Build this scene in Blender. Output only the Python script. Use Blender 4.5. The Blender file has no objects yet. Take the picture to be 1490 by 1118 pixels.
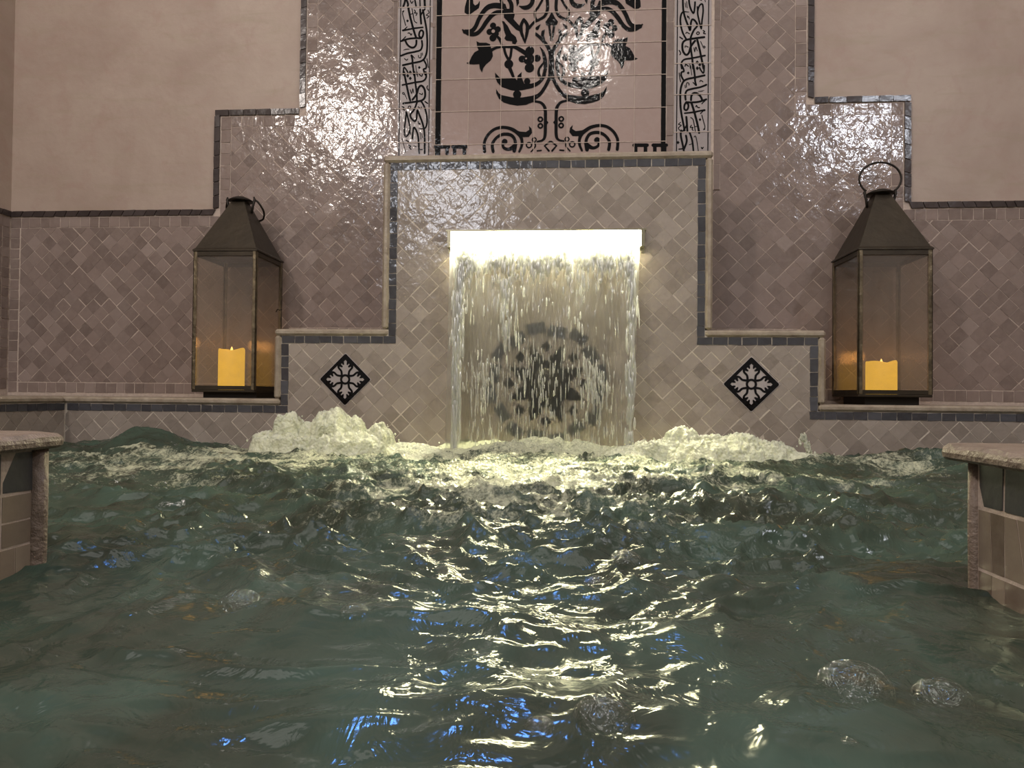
import bpy, math, random
import numpy as np
from mathutils import Vector, Matrix
random.seed(7)
rng = np.random.default_rng(7)
SC = bpy.context.scene
COL = SC.collection

# ------------------------------------------------------------------ camera
F = 1035.0; CX = 745.0; CY = 559.0
yaw = math.atan(.0776); pitch = math.atan(16/1035); roll = .010
CAM = np.array([.045, -2.0, .155])
fw = np.array([-math.sin(yaw)*math.cos(pitch), math.cos(yaw)*math.cos(pitch), math.sin(pitch)])
rt = np.array([math.cos(yaw), math.sin(yaw), 0.]); up = np.cross(rt, fw)
r2 = rt*math.cos(roll)+up*math.sin(roll); u2 = up*math.cos(roll)-rt*math.sin(roll)
def on_plane(px, py, Y):
    """point of the vertical plane y=Y measured from the photograph"""
    d = fw*F + r2*(px-CX) + u2*(CY-py)
    return CAM + d*((Y-CAM[1])/d[1])
cd = bpy.data.cameras.new('camera'); cam = bpy.data.objects.new('camera', cd); COL.objects.link(cam)
cd.sensor_width = 36; cd.lens = 36*F/1490; cd.clip_start = .02
M = Matrix(((r2[0], u2[0], -fw[0], CAM[0]), (r2[1], u2[1], -fw[1], CAM[1]), (r2[2], u2[2], -fw[2], CAM[2]), (0, 0, 0, 1)))
cam.matrix_world = M
SC.camera = cam
SC.view_settings.view_transform = 'Standard'; SC.view_settings.look = 'None'
SC.view_settings.gamma = 1; SC.view_settings.use_curve_mapping = False
SC.view_settings.exposure = 0.0
SC.cycles.max_bounces = 8; SC.cycles.transparent_max_bounces = 16
SC.cycles.sample_clamp_indirect = 6.0

# ------------------------------------------------------------------ materials
def lin(c):
    return tuple(((v/255)/12.92 if v/255 <= .04045 else ((v/255+.055)/1.055)**2.4) for v in c)+(1,)
class NT:
    def __init__(s, name):
        s.m = bpy.data.materials.new(name); s.m.use_nodes = True; s.t = s.m.node_tree; s.t.nodes.clear()
        s.out = s.n('ShaderNodeOutputMaterial')
    def n(s, ty, **k):
        nd = s.t.nodes.new(ty)
        for a, b in k.items():
            if a == 'ins':
                for i, v in b.items():
                    if hasattr(v, 'links') or isinstance(v, bpy.types.NodeSocket): s.t.links.new(v, nd.inputs[i])
                    else: nd.inputs[i].default_value = v
            else: setattr(nd, a, b)
        return nd
    def math(s, op, a, b=0., c=0., clamp=False):
        return s.n('ShaderNodeMath', operation=op, use_clamp=clamp, ins={0: a, 1: b, 2: c}).outputs[0]
    def mix(s, f, a, b):
        nd = s.n('ShaderNodeMix', data_type='RGBA'); 
        for i, v in ((0, f), (6, a), (7, b)):
            if isinstance(v, bpy.types.NodeSocket): s.t.links.new(v, nd.inputs[i])
            else: nd.inputs[i].default_value = v
        return nd.outputs[2]
    def noise(s, scale, detail=3, rough=.5, vec=None, dist=0.):
        nd = s.n('ShaderNodeTexNoise', ins={'Scale': scale, 'Detail': detail, 'Roughness': rough, 'Distortion': dist})
        if vec is not None: s.t.links.new(vec, nd.inputs['Vector'])
        return nd.outputs['Fac']
    def pos(s): return s.n('ShaderNodeNewGeometry').outputs['Position']
    def bump(s, h, strength=.3, dist=.01, nrm=None):
        nd = s.n('ShaderNodeBump', ins={'Strength': strength, 'Distance': dist, 'Height': h})
        if nrm is not None: s.t.links.new(nrm, nd.inputs['Normal'])
        return nd.outputs[0]
    def bsdf(s, **k):
        nd = s.n('ShaderNodeBsdfPrincipled')
        for a, v in k.items():
            a = a.replace('_', ' ')
            if isinstance(v, bpy.types.NodeSocket): s.t.links.new(v, nd.inputs[a])
            else: nd.inputs[a].default_value = v
        return nd.outputs[0]
    def done(s, sh):
        s.t.links.new(sh, s.out.inputs[0]); return s.m
def attr(t, name): return t.n('ShaderNodeAttribute', attribute_name=name)

def zellige(name, base, dark, light, rough=.16, wav=1.0, fs=1.0):
    t = NT(name); a = attr(t, 'rnd'); sep = t.n('ShaderNodeSeparateColor', ins={0: a.outputs['Color']})
    r, g, b = sep.outputs
    p = t.pos()
    off = t.n('ShaderNodeVectorMath', operation='MULTIPLY_ADD', ins={0: a.outputs['Color'], 1: (9, 7, 5), 2: p}).outputs[0]
    c1 = t.mix(r, lin(dark), lin(base))
    f2 = t.math('MULTIPLY', t.math('SUBTRACT', g, .72, clamp=True), 2.2)
    c2 = t.mix(f2, c1, lin(light))
    f3 = t.math('MULTIPLY', t.math('SUBTRACT', b, .86, clamp=True), 3.4)
    c2b = t.mix(f3, c2, tuple(v*.80 for v in lin(dark)[:3])+(1,))
    n1 = t.noise(45, 4, .6, off)
    c3 = t.mix(t.math('MULTIPLY', t.math('SUBTRACT', n1, .42, clamp=True), .9), c2b, lin(light))
    big = t.noise(7, 2, .5, off); fine = t.noise(70*fs, 3, .6, off)
    mid = t.noise(38*fs, 2, .5, off)
    h = t.math('ADD', t.math('MULTIPLY', mid, 1.0), t.math('MULTIPLY', fine, .35))
    nb = t.bump(h, .8*wav, .0022/fs)
    ro = t.math('ADD', rough*.55, t.math('MULTIPLY', n1, .10))
    return t.done(t.bsdf(Base_Color=c3, Roughness=ro, Normal=nb, Specular_IOR_Level=.5))
def simple(name, c, rough=.5, metal=0., bump=0., bscale=60, var=None, **k):
    t = NT(name); col = lin(c)
    if var: col = t.mix(t.math('MULTIPLY', t.math('SUBTRACT', t.noise(bscale*.4, 5, .65, t.pos()), .35, clamp=True), 2.2, clamp=True), lin(c), lin(var))
    kw = dict(Base_Color=col, Roughness=rough, Metallic=metal); kw.update(k)
    if bump: kw['Normal'] = t.bump(t.noise(bscale, 4, .6, t.pos()), bump, .006)
    return t.done(t.bsdf(**kw))
MT = {}
MT['tile_front'] = zellige('glazed_greige_tile', (154, 142, 132), (134, 122, 112), (170, 157, 146), .13)
MT['tile_back'] = zellige('glazed_taupe_tile', (139, 122, 114), (118, 103, 96), (155, 139, 131), .15)
MT['tile_dark'] = zellige('dark_slate_tile', (74, 73, 76), (60, 58, 61), (92, 92, 97), .14)
MT['tile_slate_matt'] = zellige('matt_slate_tile', (66, 64, 64), (50, 49, 50), (80, 80, 82), .5, .6)
MT['tile_brown'] = zellige('dark_brown_tile', (64, 54, 52), (52, 44, 43), (76, 68, 66), .3, .6)
MT['tile_pillar'] = zellige('olive_beige_tile', (142, 126, 110), (98, 82, 70), (160, 144, 126), .35, .5)
MT['tile_panel'] = zellige('pink_beige_tile', (163, 142, 134), (150, 130, 122), (172, 154, 146), .12, .5, 1.0)
MT['tile_band'] = zellige('pale_grey_tile', (166, 156, 154), (158, 148, 146), (176, 166, 163), .14, .8)
MT['grout'] = simple('pale_grout', (196, 178, 164), .8, bump=.3, bscale=200, var=(164, 146, 134))
MT['grout_front'] = simple('cream_grout', (208, 196, 180), .8, bump=.3, bscale=200, var=(176, 160, 146))
MT['coping'] = simple('worn_stone_coping', (166, 152, 134), .45, bump=.5, bscale=60, var=(120, 104, 88))
MT['coping_pink'] = simple('pinkish_stone_coping', (140, 122, 108), .5, bump=.7, bscale=110, var=(104, 88, 75))
MT['ink'] = simple('black_glaze', (6, 4, 5), .07, bump=.13, bscale=55, Specular_IOR_Level=.32)
def plaster():
    t = NT('pink_tadelakt_plaster'); p = t.pos()
    n = t.noise(3.2, 6, .6, p, .4); n2 = t.noise(14, 5, .65, p, .8); n3 = t.noise(1.3, 3, .5, p)
    sv = t.n('ShaderNodeVectorMath', operation='MULTIPLY', ins={0: p, 1: (1, 1, 5)}).outputs[0]
    n4 = t.noise(5, 4, .6, sv, 1.)
    c = t.mix(t.math('MULTIPLY', t.math('SUBTRACT', n, .35, clamp=True), 2.4, clamp=True), lin((158, 137, 124)), lin((178, 160, 146)))
    c = t.mix(t.math('MULTIPLY', t.math('SUBTRACT', n2, .5, clamp=True), 1.8, clamp=True), c, lin((158, 128, 117)))
    c = t.mix(t.math('MULTIPLY', t.math('SUBTRACT', n4, .52, clamp=True), 1.6, clamp=True), c, lin((150, 138, 114)))
    return t.done(t.bsdf(Base_Color=c, Roughness=.55, Normal=t.bump(t.noise(22, 5, .6, p), .35, .004)))
MT['plaster'] = plaster()
MT['bronze'] = simple('aged_bronze_sheet', (66, 57, 45), .5, .6, bump=.3, bscale=30, var=(50, 43, 34))
MT['bronze_dark'] = simple('blackened_bronze', (40, 34, 28), .5, .6)
MT['brass_edge'] = simple('worn_brass_edge', (128, 114, 90), .42, .7, bump=.4, bscale=90, var=(48, 40, 31))
MT['steel'] = simple('brushed_steel', (150, 142, 118), .35, .8)

def mk_glass():
    t = NT('hazy_lantern_glass')
    tr = t.n('ShaderNodeBsdfTransparent', ins={0: (.93, .9, .86, 1)}).outputs[0]
    hz = t.n('ShaderNodeBsdfTranslucent', ins={0: (.5, .46, .42, 1)}).outputs[0]
    df = t.n('ShaderNodeBsdfDiffuse', ins={0: (.5, .46, .42, 1)}).outputs[0]
    h = t.n('ShaderNodeMixShader', ins={0: .5, 1: hz, 2: df}).outputs[0]
    f = t.math('MULTIPLY', t.noise(14, 4, .6, t.pos()), .22)
    a = t.n('ShaderNodeMixShader', ins={0: f, 1: tr, 2: h}).outputs[0]
    gl = t.n('ShaderNodeBsdfGlossy', ins={0: (.9, .9, .9, 1), 'Roughness': .14}).outputs[0]
    b = t.n('ShaderNodeMixShader', ins={0: .08, 1: a, 2: gl}).outputs[0]
    return t.done(b)
MT['glass'] = mk_glass()
def mk_emit(name, col, st, base=(200, 190, 160)):
    t = NT(name)
    return t.done(t.bsdf(Base_Color=lin(base), Roughness=.5, Emission_Color=col, Emission_Strength=st))
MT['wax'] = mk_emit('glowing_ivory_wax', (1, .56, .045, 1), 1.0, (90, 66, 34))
MT['flame'] = mk_emit('candle_flame', (1, .62, .16, 1), 2.2)
MT['led'] = mk_emit('led_diffuser', (1, .94, .56, 1), 130.)

# water -----------------------------------------------------------------
def mk_water():
    t = NT('churning_pool_water'); p = t.pos()
    fo = attr(t, 'foam').outputs['Fac']; ch = attr(t, 'chop').outputs['Fac']
    mv = t.n('ShaderNodeVectorMath', operation='MULTIPLY', ins={0: p, 1: (1, .8, 1)}).outputs[0]
    n_a = t.noise(26, 4, .6, mv, .6); n_b = t.noise(90, 4, .62, mv, .8); n_c = t.noise(9, 3, .5, mv, .5)
    h = t.math('ADD', t.math('MULTIPLY', n_a, t.math('MULTIPLY_ADD', ch, .5, .06)), t.math('MULTIPLY', n_b, t.math('MULTIPLY', t.math('MULTIPLY', ch, ch), .30)))
    h = t.math('ADD', h, t.math('MULTIPLY', n_c, .25))
    nb = t.bump(h, 1., .018)
    col = t.mix(t.math('MULTIPLY', t.math('SUBTRACT', n_c, .38, clamp=True), 3., clamp=True), lin((54, 61, 50)), lin((68, 85, 73)))
    water = t.bsdf(Base_Color=col, Roughness=.13, IOR=1.333, Normal=nb)
    fn = t.noise(170, 5, .72, mv, .6); fn2 = t.noise(34, 5, .65, mv, 1.4)
    m = t.math('ADD', fo, t.math('MULTIPLY_ADD', fn2, 1.3, -.68))
    m = t.math('ADD', m, t.math('MULTIPLY_ADD', fn, 1.0, -.5))
    m = t.n('ShaderNodeMapRange', interpolation_type='SMOOTHSTEP', ins={0: m, 1: .32, 2: .80, 3: 0., 4: .92}).outputs[0]
    m = t.math('MULTIPLY', m, t.math('MULTIPLY', fo, 6., clamp=True))
    vb = t.n('ShaderNodeTexVoronoi', ins={'Scale': 150., 'Vector': mv}).outputs['Distance']
    fh = t.math('ADD', t.math('MULTIPLY', fn, 1.), t.math('MULTIPLY', vb, -.7))
    foam = t.bsdf(Base_Color=lin((232, 232, 202)), Roughness=.2, IOR=1.333, Normal=t.bump(fh, 1., .009))
    return t.done(t.n('ShaderNodeMixShader', ins={0: m, 1: water, 2: foam}).outputs[0])
MT['water'] = mk_water()
def mk_foam():
    t = NT('white_aerated_water'); p = t.pos()
    fn = t.noise(95, 5, .7, p, 1.2); vb = t.n('ShaderNodeTexVoronoi', ins={'Scale': 130., 'Vector': p}).outputs['Distance']
    fh = t.math('ADD', fn, t.math('MULTIPLY', vb, -.8))
    col = t.mix(t.math('MULTIPLY', t.math('SUBTRACT', t.noise(40, 4, .6, p, .6), .45, clamp=True), 3., clamp=True), lin((243, 243, 214)), lin((200, 204, 176)))
    return t.done(t.bsdf(Base_Color=col, Roughness=.2, IOR=1.333, Normal=t.bump(fh, 1., .006), Subsurface_Weight=.35, Subsurface_Radius=(.02, .02, .017), Subsurface_Scale=1.))
MT['foam'] = mk_foam()
def mk_streak():
    t = NT('falling_water_streaks')
    tl = t.n('ShaderNodeBsdfTranslucent', ins={0: (.95, .95, .9, 1)}).outputs[0]
    df = t.n('ShaderNodeBsdfDiffuse', ins={0: (.95, .95, .9, 1)}).outputs[0]
    a = t.n('ShaderNodeMixShader', ins={0: .12, 1: tl, 2: df}).outputs[0]
    g = t.n('ShaderNodeBsdfGlossy', ins={0: (1, 1, .98, 1), 'Roughness': .25}).outputs[0]
    b = t.n('ShaderNodeMixShader', ins={0: .3, 1: a, 2: g}).outputs[0]
    tr = t.n('ShaderNodeBsdfTransparent').outputs[0]
    return t.done(t.n('ShaderNodeMixShader', ins={0: .74, 1: tr, 2: b}).outputs[0])
MT['streak'] = mk_streak()
def mk_sheet():
    t = NT('thin_falling_water_sheet'); p = t.pos()
    v = t.n('ShaderNodeVectorMath', operation='MULTIPLY', ins={0: p, 1: (1, 1, .1)}).outputs[0]
    n = t.noise(70, 3, .6, v, .3); n2 = t.noise(14, 2, .5, v)
    nb = t.bump(t.math('ADD', n, n2), .7, .012)
    tr = t.n('ShaderNodeBsdfTransparent', ins={0: (.96, .97, .96, 1)}).outputs[0]
    rf = t.n('ShaderNodeBsdfRefraction', ins={0: (.97, .98, .97, 1), 'Roughness': .3, 'IOR': 1.2, 'Normal': nb}).outputs[0]
    a = t.n('ShaderNodeMixShader', ins={0: .86, 1: tr, 2: rf}).outputs[0]
    df = t.n('ShaderNodeBsdfTranslucent', ins={0: (.8, .8, .76, 1)}).outputs[0]
    a = t.n('ShaderNodeMixShader', ins={0: .035, 1: a, 2: df}).outputs[0]
    g = t.n('ShaderNodeBsdfGlossy', ins={0: (1, 1, 1, 1), 'Roughness': .12, 'Normal': nb}).outputs[0]
    b = t.n('ShaderNodeMixShader', ins={0: .05, 1: a, 2: g}).outputs[0]
    return t.done(b)
MT['sheet'] = mk_sheet()
def mk_bubble():
    t = NT('clear_bubble_film')
    fr = t.math('MULTIPLY', t.math('POWER', t.n('ShaderNodeLayerWeight', ins={0: .5}).outputs['Facing'], 3.), .35)
    tr = t.n('ShaderNodeBsdfTransparent', ins={0: (.97, .98, .97, 1)}).outputs[0]
    g = t.n('ShaderNodeBsdfGlossy', ins={0: (1, 1, 1, 1), 'Roughness': .05, 'Normal': t.bump(t.noise(120, 3, .6, t.pos(), 1.), .8, .006)}).outputs[0]
    f = t.math('ADD', fr, .06, clamp=True)
    return t.done(t.n('ShaderNodeMixShader', ins={0: f, 1: tr, 2: g}).outputs[0])
MT['bubble'] = mk_bubble()

# ------------------------------------------------------------------ mesh helpers
class MB:
    def __init__(s): s.v = []; s.f = []; s.c = []; s.sm = []
    def add(s, vs, fs, c=None, smooth=False):
        o = len(s.v); s.v += [tuple(map(float, q)) for q in vs]
        for f in fs: s.f.append(tuple(i+o for i in f)); s.c.append(c or (.5, .5, .5)); s.sm.append(smooth)
    def box(s, a, b, c=None):
        x0, y0, z0 = a; x1, y1, z1 = b
        s.add([(x0, y0, z0), (x1, y0, z0), (x1, y1, z0), (x0, y1, z0), (x0, y0, z1), (x1, y0, z1), (x1, y1, z1), (x0, y1, z1)],
              [(0, 3, 2, 1), (4, 5, 6, 7), (0, 1, 5, 4), (1, 2, 6, 5), (2, 3, 7, 6), (3, 0, 4, 7)], c)
    def cbox(s, a, b, ch=.004, c=None):
        """box with its long edges chamfered"""
        x0, y0, z0 = a; x1, y1, z1 = b; h = min(ch, .45*min(x1-x0, y1-y0, z1-z0)); V = []; 
        import itertools
        def cut(axis, w0, w1, ring):
            pass
        bm_v = []
        for sx in (0, 1):
            for sy in (0, 1):
                for sz in (0, 1):
                    X = (x0, x1)[sx]; Y = (y0, y1)[sy]; Z = (z0, z1)[sz]; dx = h*(1-2*sx); dy = h*(1-2*sy); dz = h*(1-2*sz)
                    bm_v += [(X, Y+dy, Z+dz), (X+dx, Y, Z+dz), (X+dx, Y+dy, Z)]
        idx = lambda sx, sy, sz, k: ((sx*2+sy)*2+sz)*3+k
        fs = []
        for sx in (0, 1):
            q = [idx(sx, 0, 0, 0), idx(sx, 1, 0, 0), idx(sx, 1, 1, 0), idx(sx, 0, 1, 0)]; fs.append(q if sx else q[::-1])
        for sy in (0, 1):
            q = [idx(0, sy, 0, 1), idx(1, sy, 0, 1), idx(1, sy, 1, 1), idx(0, sy, 1, 1)]; fs.append(q[::-1] if sy else q)
        for sz in (0, 1):
            q = [idx(0, 0, sz, 2), idx(1, 0, sz, 2), idx(1, 1, sz, 2), idx(0, 1, sz, 2)]; fs.append(q if sz else q[::-1])
        for a_ in (0, 1):
            for b_ in (0, 1):
                q = [idx(a_, b_, 0, 0), idx(a_, b_, 1, 0), idx(a_, b_, 1, 1), idx(a_, b_, 0, 1)]; fs.append(q if a_ != b_ else q[::-1])
                q = [idx(a_, 0, b_, 0), idx(a_, 1, b_, 0), idx(a_, 1, b_, 2), idx(a_, 0, b_, 2)]; fs.append(q if a_ == b_ else q[::-1])
                q = [idx(0, a_, b_, 1), idx(1, a_, b_, 1), idx(1, a_, b_, 2), idx(0, a_, b_, 2)]; fs.append(q if a_ != b_ else q[::-1])
                for c_ in (0, 1):
                    q = [idx(a_, b_, c_, 0), idx(a_, b_, c_, 1), idx(a_, b_, c_, 2)]; fs.append(q if (a_+b_+c_) % 2 else q[::-1])
        s.add(bm_v, fs, c)
    def prism(s, poly, y0, y1):
        """polygon in x,z extruded in y"""
        n = len(poly)
        s.add([(x, y0, z) for x, z in poly]+[(x, y1, z) for x, z in poly],
              [tuple(range(n)), tuple(range(2*n-1, n-1, -1))]+[(i, n+i, n+(i+1) % n, (i+1) % n) for i in range(n)])
    def tube(s, pts, r, seg=8, flat=1., caps=True, smooth=True):
        pts = [Vector(p) for p in pts]; n = len(pts); rr = r if hasattr(r, '__len__') else [r]*n
        vs = []; prev = None
        for i, p in enumerate(pts):
            d = (pts[min(i+1, n-1)]-pts[max(i-1, 0)]).normalized()
            if prev is None: a = d.orthogonal().normalized()
            else: a = (prev-d*prev.dot(d)).normalized()
            prev = a; b = d.cross(a)
            for k in range(seg):
                t = 2*math.pi*k/seg; vs.append(p+a*math.cos(t)*rr[i]*flat+b*math.sin(t)*rr[i])
        fs = [(i*seg+k, i*seg+(k+1) % seg, (i+1)*seg+(k+1) % seg, (i+1)*seg+k) for i in range(n-1) for k in range(seg)]
        if caps: fs += [tuple(range(seg-1, -1, -1)), tuple(range((n-1)*seg, n*seg))]
        s.add(vs, fs, smooth=smooth)
    def lathe(s, prof, cx, cy, seg=24, smooth=True):
        vs = [(cx+r*math.cos(2*math.pi*k/seg), cy+r*math.sin(2*math.pi*k/seg), z) for r, z in prof for k in range(seg)]
        fs = [(i*seg+k, i*seg+(k+1) % seg, (i+1)*seg+(k+1) % seg, (i+1)*seg+k) for i in range(len(prof)-1) for k in range(seg)]
        s.add(vs, fs, smooth=smooth)
    def build(s, name, mat, parent=None, fixn=False):
        me = bpy.data.meshes.new(name); me.from_pydata(s.v, [], s.f)
        me.polygons.foreach_set('use_smooth', s.sm)
        at = me.attributes.new('rnd', 'FLOAT_COLOR', 'FACE')
        at.data.foreach_set('color', [q for c in s.c for q in (c[0], c[1], c[2], 1.)])
        if fixn:
            import bmesh
            bm = bmesh.new(); bm.from_mesh(me); bmesh.ops.recalc_face_normals(bm, faces=bm.faces); bm.to_mesh(me); bm.free()
        me.materials.append(MT[mat] if isinstance(mat, str) else mat)
        me.update()
        o = bpy.data.objects.new(name, me); COL.objects.link(o)
        if parent is not None:
            o.parent = parent
            if parent.type == 'EMPTY': o.matrix_parent_inverse = Matrix.Translation(-parent.location)
        return o
def tag(o, label=None, cat=None, group=None, kind=None):
    for k, v in (('label', label), ('category', cat), ('group', group), ('kind', kind)):
        if v: o[k] = v
    return o
def empty(name, loc, **k):
    o = bpy.data.objects.new(name, None); COL.objects.link(o); o.location = loc; o.empty_display_size = .05
    return tag(o, **k)

def clip(poly, rect):
    x0, z0, x1, z1 = rect
    for ax, lim, sg in ((0, x0, 1), (0, x1, -1), (1, z0, 1), (1, z1, -1)):
        out = []
        for i in range(len(poly)):
            a, b = poly[i], poly[(i+1) % len(poly)]
            da = (a[ax]-lim)*sg; db = (b[ax]-lim)*sg
            if da >= 0: out.append(a)
            if da*db < 0:
                t = da/(da-db); out.append((a[0]+(b[0]-a[0])*t, a[1]+(b[1]-a[1])*t))
        poly = out
        if len(poly) < 3: return []
    return poly
def rndc(): return (random.random(), random.random(), random.random())
IDM = lambda u, w, d: (u, d, w)                 # wall facing -Y : d = y offset (towards +y is into the wall)
def tile_poly(mb, poly, base, th, mp, tilt=.012, col=None, cen=None):
    """one glazed tile: polygon (counter-clockwise in u,w) proud of the wall plane by th, slightly tilted"""
    n = len(poly); cx = sum(p[0] for p in poly)/n; cz = sum(p[1] for p in poly)/n
    if cen: cx, cz = cen
    a, b = random.gauss(0, tilt), random.gauss(0, tilt); c = col or rndc()
    front = [mp(p[0], p[1], base-th-a*(p[0]-cx)-b*(p[1]-cz)) for p in poly]
    back = [mp(p[0], p[1], base) for p in poly]
    mb.add(front+back, [tuple(range(n))]+[((i+1) % n, i, n+i, n+(i+1) % n) for i in range(n)], c)
def diag_field(mb, rects, pitch, base, mp=IDM, th=.0009, gap=.0021, ou=0., ow=0., tilt=.012, hole=None):
    X0 = min(r[0] for r in rects); X1 = max(r[2] for r in rects); Z0 = min(r[1] for r in rects); Z1 = max(r[3] for r in rects)
    s2 = math.sqrt(2); R = int((X1-X0+Z1-Z0)/pitch)+6; cx, cz = (X0+X1)/2+ou, (Z0+Z1)/2+ow
    rowoff = {}
    for i in range(-R, R):
        for j in range(-R, R):
            qx = cx+(i-j)*pitch/s2; qz = cz+(i+j)*pitch/s2
            if not (X0-pitch < qx < X1+pitch and Z0-pitch < qz < Z1+pitch): continue
            g = [gap*random.choice((.12, .3, .5, .8, 1.1, 1.45))/2 for _ in range(4)]
            jx, jz = random.gauss(0, .0005), random.gauss(0, .0005)
            h = pitch/2
            loc = [(-h+g[0], -h+g[1]), (h-g[2], -h+g[1]), (h-g[2], h-g[3]), (-h+g[0], h-g[3])]
            ra = math.radians(45+random.gauss(0, .5)); ca, sa = math.cos(ra), math.sin(ra)
            poly = [(qx+jx+a*ca-b*sa, qz+jz+a*sa+b*ca) for a, b in loc]
            st = random.getstate(); c = rndc(); seed = random.random()
            for r in rects:
                pc = clip(poly, r)
                if len(pc) >= 3:
                    ar = sum(pc[k][0]*pc[(k+1) % len(pc)][1]-pc[(k+1) % len(pc)][0]*pc[k][1] for k in range(len(pc)))/2
                    if ar > 2e-5:
                        s0 = random.getstate(); random.seed(seed); tile_poly(mb, pc, base, th, mp, tilt, c, (qx, qz)); random.setstate(s0)
def row(mb, a, b, w, base, mp=IDM, size=.04, gap=.0024, th=.0013, slant=0., tilt=.02, jit=.12, thick=None):
    """row of tiles filling rectangle: from a=(u0,w0) to b=(u1,w1), across its longer side"""
    (u0, w0), (u1, w1) = a, b; horiz = abs(u1-u0) > abs(w1-w0); L = abs(u1-u0) if horiz else abs(w1-w0)
    n = max(1, round(L/size)); cuts = [k/n+(random.gauss(0, jit)/n*.5 if 0 < k < n else 0) for k in range(n+1)]
    for k in range(n):
        c0 = cuts[k]*L+gap/2; c1 = cuts[k+1]*L-gap/2; g = gap/2
        if horiz: P = [(u0+c0, w0+g), (u0+c1, w0+g), (u0+c1+slant, w1-g), (u0+c0+slant, w1-g)]
        else: P = [(u0+g, w0+c0), (u1-g, w0+c0+slant), (u1-g, w0+c1+slant), (u0+g, w0+c1)]
        P = [(x+random.gauss(0, .0004), z+random.gauss(0, .0004)) for x, z in P]
        tile_poly(mb, P, base, th, mp, tilt)

# ------------------------------------------------------------------ back wall
YB = .25
ZL = .138          # ledge height
wb = MB(); wb.box((-2.05, YB+.004, -.5), (2.2, YB+.2, 2.9))
wall_back = tag(wb.build('wall_back', 'plaster'), kind='structure')
# stepped tiled dado : outer profile (left x, right x, z)
S1 = (-1.829, 1.90, .757); S2 = (-1.122, 1.086, 1.085); S3 = (-.835, .798, 2.2)
def dado(zb):
    g = MB(); g.prism([(S1[0], zb), (S1[1], zb), (S1[1], S1[2]), (S2[1], S1[2]), (S2[1], S2[2]), (S3[1], S2[2]), (S3[1], S3[2]),
                       (S3[0], S3[2]), (S3[0], S2[2]), (S2[0], S2[2]), (S2[0], S1[2]), (S1[0], S1[2])], YB, YB+.003)
    return g.build('grout_bed', 'grout', wall_back)
dado(.12)
T = .0205   # dark trim tile width
tr = MB()
TH = .006
row(tr, (S1[0], S1[2]-T), (S2[0], S1[2]), 0, YB, size=.0395, slant=.010, th=TH)
row(tr, (S2[0], S1[2]), (S2[0]+T, S2[2]-T), 0, YB, size=.047, slant=.004, th=TH)
row(tr, (S2[0]+.002, S2[2]-T), (S3[0], S2[2]), 0, YB, size=.047, th=TH)
row(tr, (S3[0], S2[2]), (S3[0]+T, 1.75), 0, YB, size=.049, slant=.004, th=TH)
row(tr, (S3[1]-T, S2[2]), (S3[1], 1.75), 0, YB, size=.049, slant=-.004, th=TH)
row(tr, (S3[1], S2[2]-T), (S2[1]-.002, S2[2]), 0, YB, size=.049, th=TH)
row(tr, (S2[1]-T, S1[2]), (S2[1], S2[2]-T), 0, YB, size=.047, slant=-.004, th=TH)
row(tr, (S2[1], S1[2]-T), (S1[1], S1[2]), 0, YB, size=.0395, slant=-.008, th=TH)
tr.build('dark_trim_tiles', 'tile_brown', wall_back)
B = .0345   # border row
bt = MB(); t0 = T+.002
row(bt, (S1[0]+.002, S1[2]-t0-B), (S2[0]+t0, S1[2]-t0), 0, YB, size=.034)
row(bt, (S2[0]+t0, S1[2]-t0), (S2[0]+t0+B, S2[2]-t0), 0, YB, size=.04)
row(bt, (S2[0]+t0+B, S2[2]-t0-B), (S3[0]+t0, S2[2]-t0), 0, YB, size=.038)
row(bt, (S3[0]+t0, S2[2]-t0-B), (S3[0]+t0+B, 1.75), 0, YB, size=.04)
row(bt, (S3[1]-t0-B, S2[2]-t0-B), (S3[1]-t0, 1.75), 0, YB, size=.038)
row(bt, (S3[1]-t0, S2[2]-t0-B), (S2[1]-t0-B, S2[2]-t0), 0, YB, size=.038)
row(bt, (S2[1]-t0-B, S1[2]-t0), (S2[1]-t0, S2[2]-t0), 0, YB, size=.036)
row(bt, (S2[1]-t0, S1[2]-t0-B), (S1[1], S1[2]-t0), 0, YB, size=.034)
row(bt, (S1[0]+.002, ZL+.01), (S1[0]+.002+B*.95, S1[2]-t0-B), 0, YB, size=.034)
row(bt, (S1[0]+.004+B, ZL+.01), (-.8, ZL+.01+.034), 0, YB, size=.034)
row(bt, (.74, ZL+.01), (S1[1], ZL+.01+.034), 0, YB, size=.034)
row(bt, (-.80, .342), (-.48, .366), 0, YB, size=.036); row(bt, (.44, .342), (.75, .366), 0, YB, size=.036)
bt.build('border_tiles', 'tile_back', wall_back)
fb = MB(); i0 = t0+B+.001; ix = -.835+i0; ax = .798-i0
PL, PR = -.515, .502         # painted panel surround
rects = [(S1[0]+B+.004, ZL+.046, -.80, S1[2]-i0), (-.80, .368, S2[0]+i0+.9, S1[2]-i0)]
rects = [(S1[0]+B+.004, ZL+.046, -.86, S1[2]-i0), (-.86, .368, -.44, S1[2]-i0),
         (S2[0]+i0, S1[2]-i0, -.44, S2[2]-i0), (S3[0]+i0, S2[2]-i0, PL-.012, 1.75), (-.55, S2[2]-i0, PL-.012, S2[2]-i0),
         ]
diag_field(fb, rects, .0375, YB, ou=.01)
rects = [(.40, .368, .76, S1[2]-i0), (.76, ZL+.046, S1[1], S1[2]-i0), (.40, S1[2]-i0, S2[1]-i0, S2[2]-i0), (PR+.012, S2[2]-i0, S3[1]-i0, 1.75)]
diag_field(fb, rects, .0405, YB, ou=.02, ow=.01)
fb.build('diagonal_field_tiles', 'tile_back', wall_back)

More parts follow.
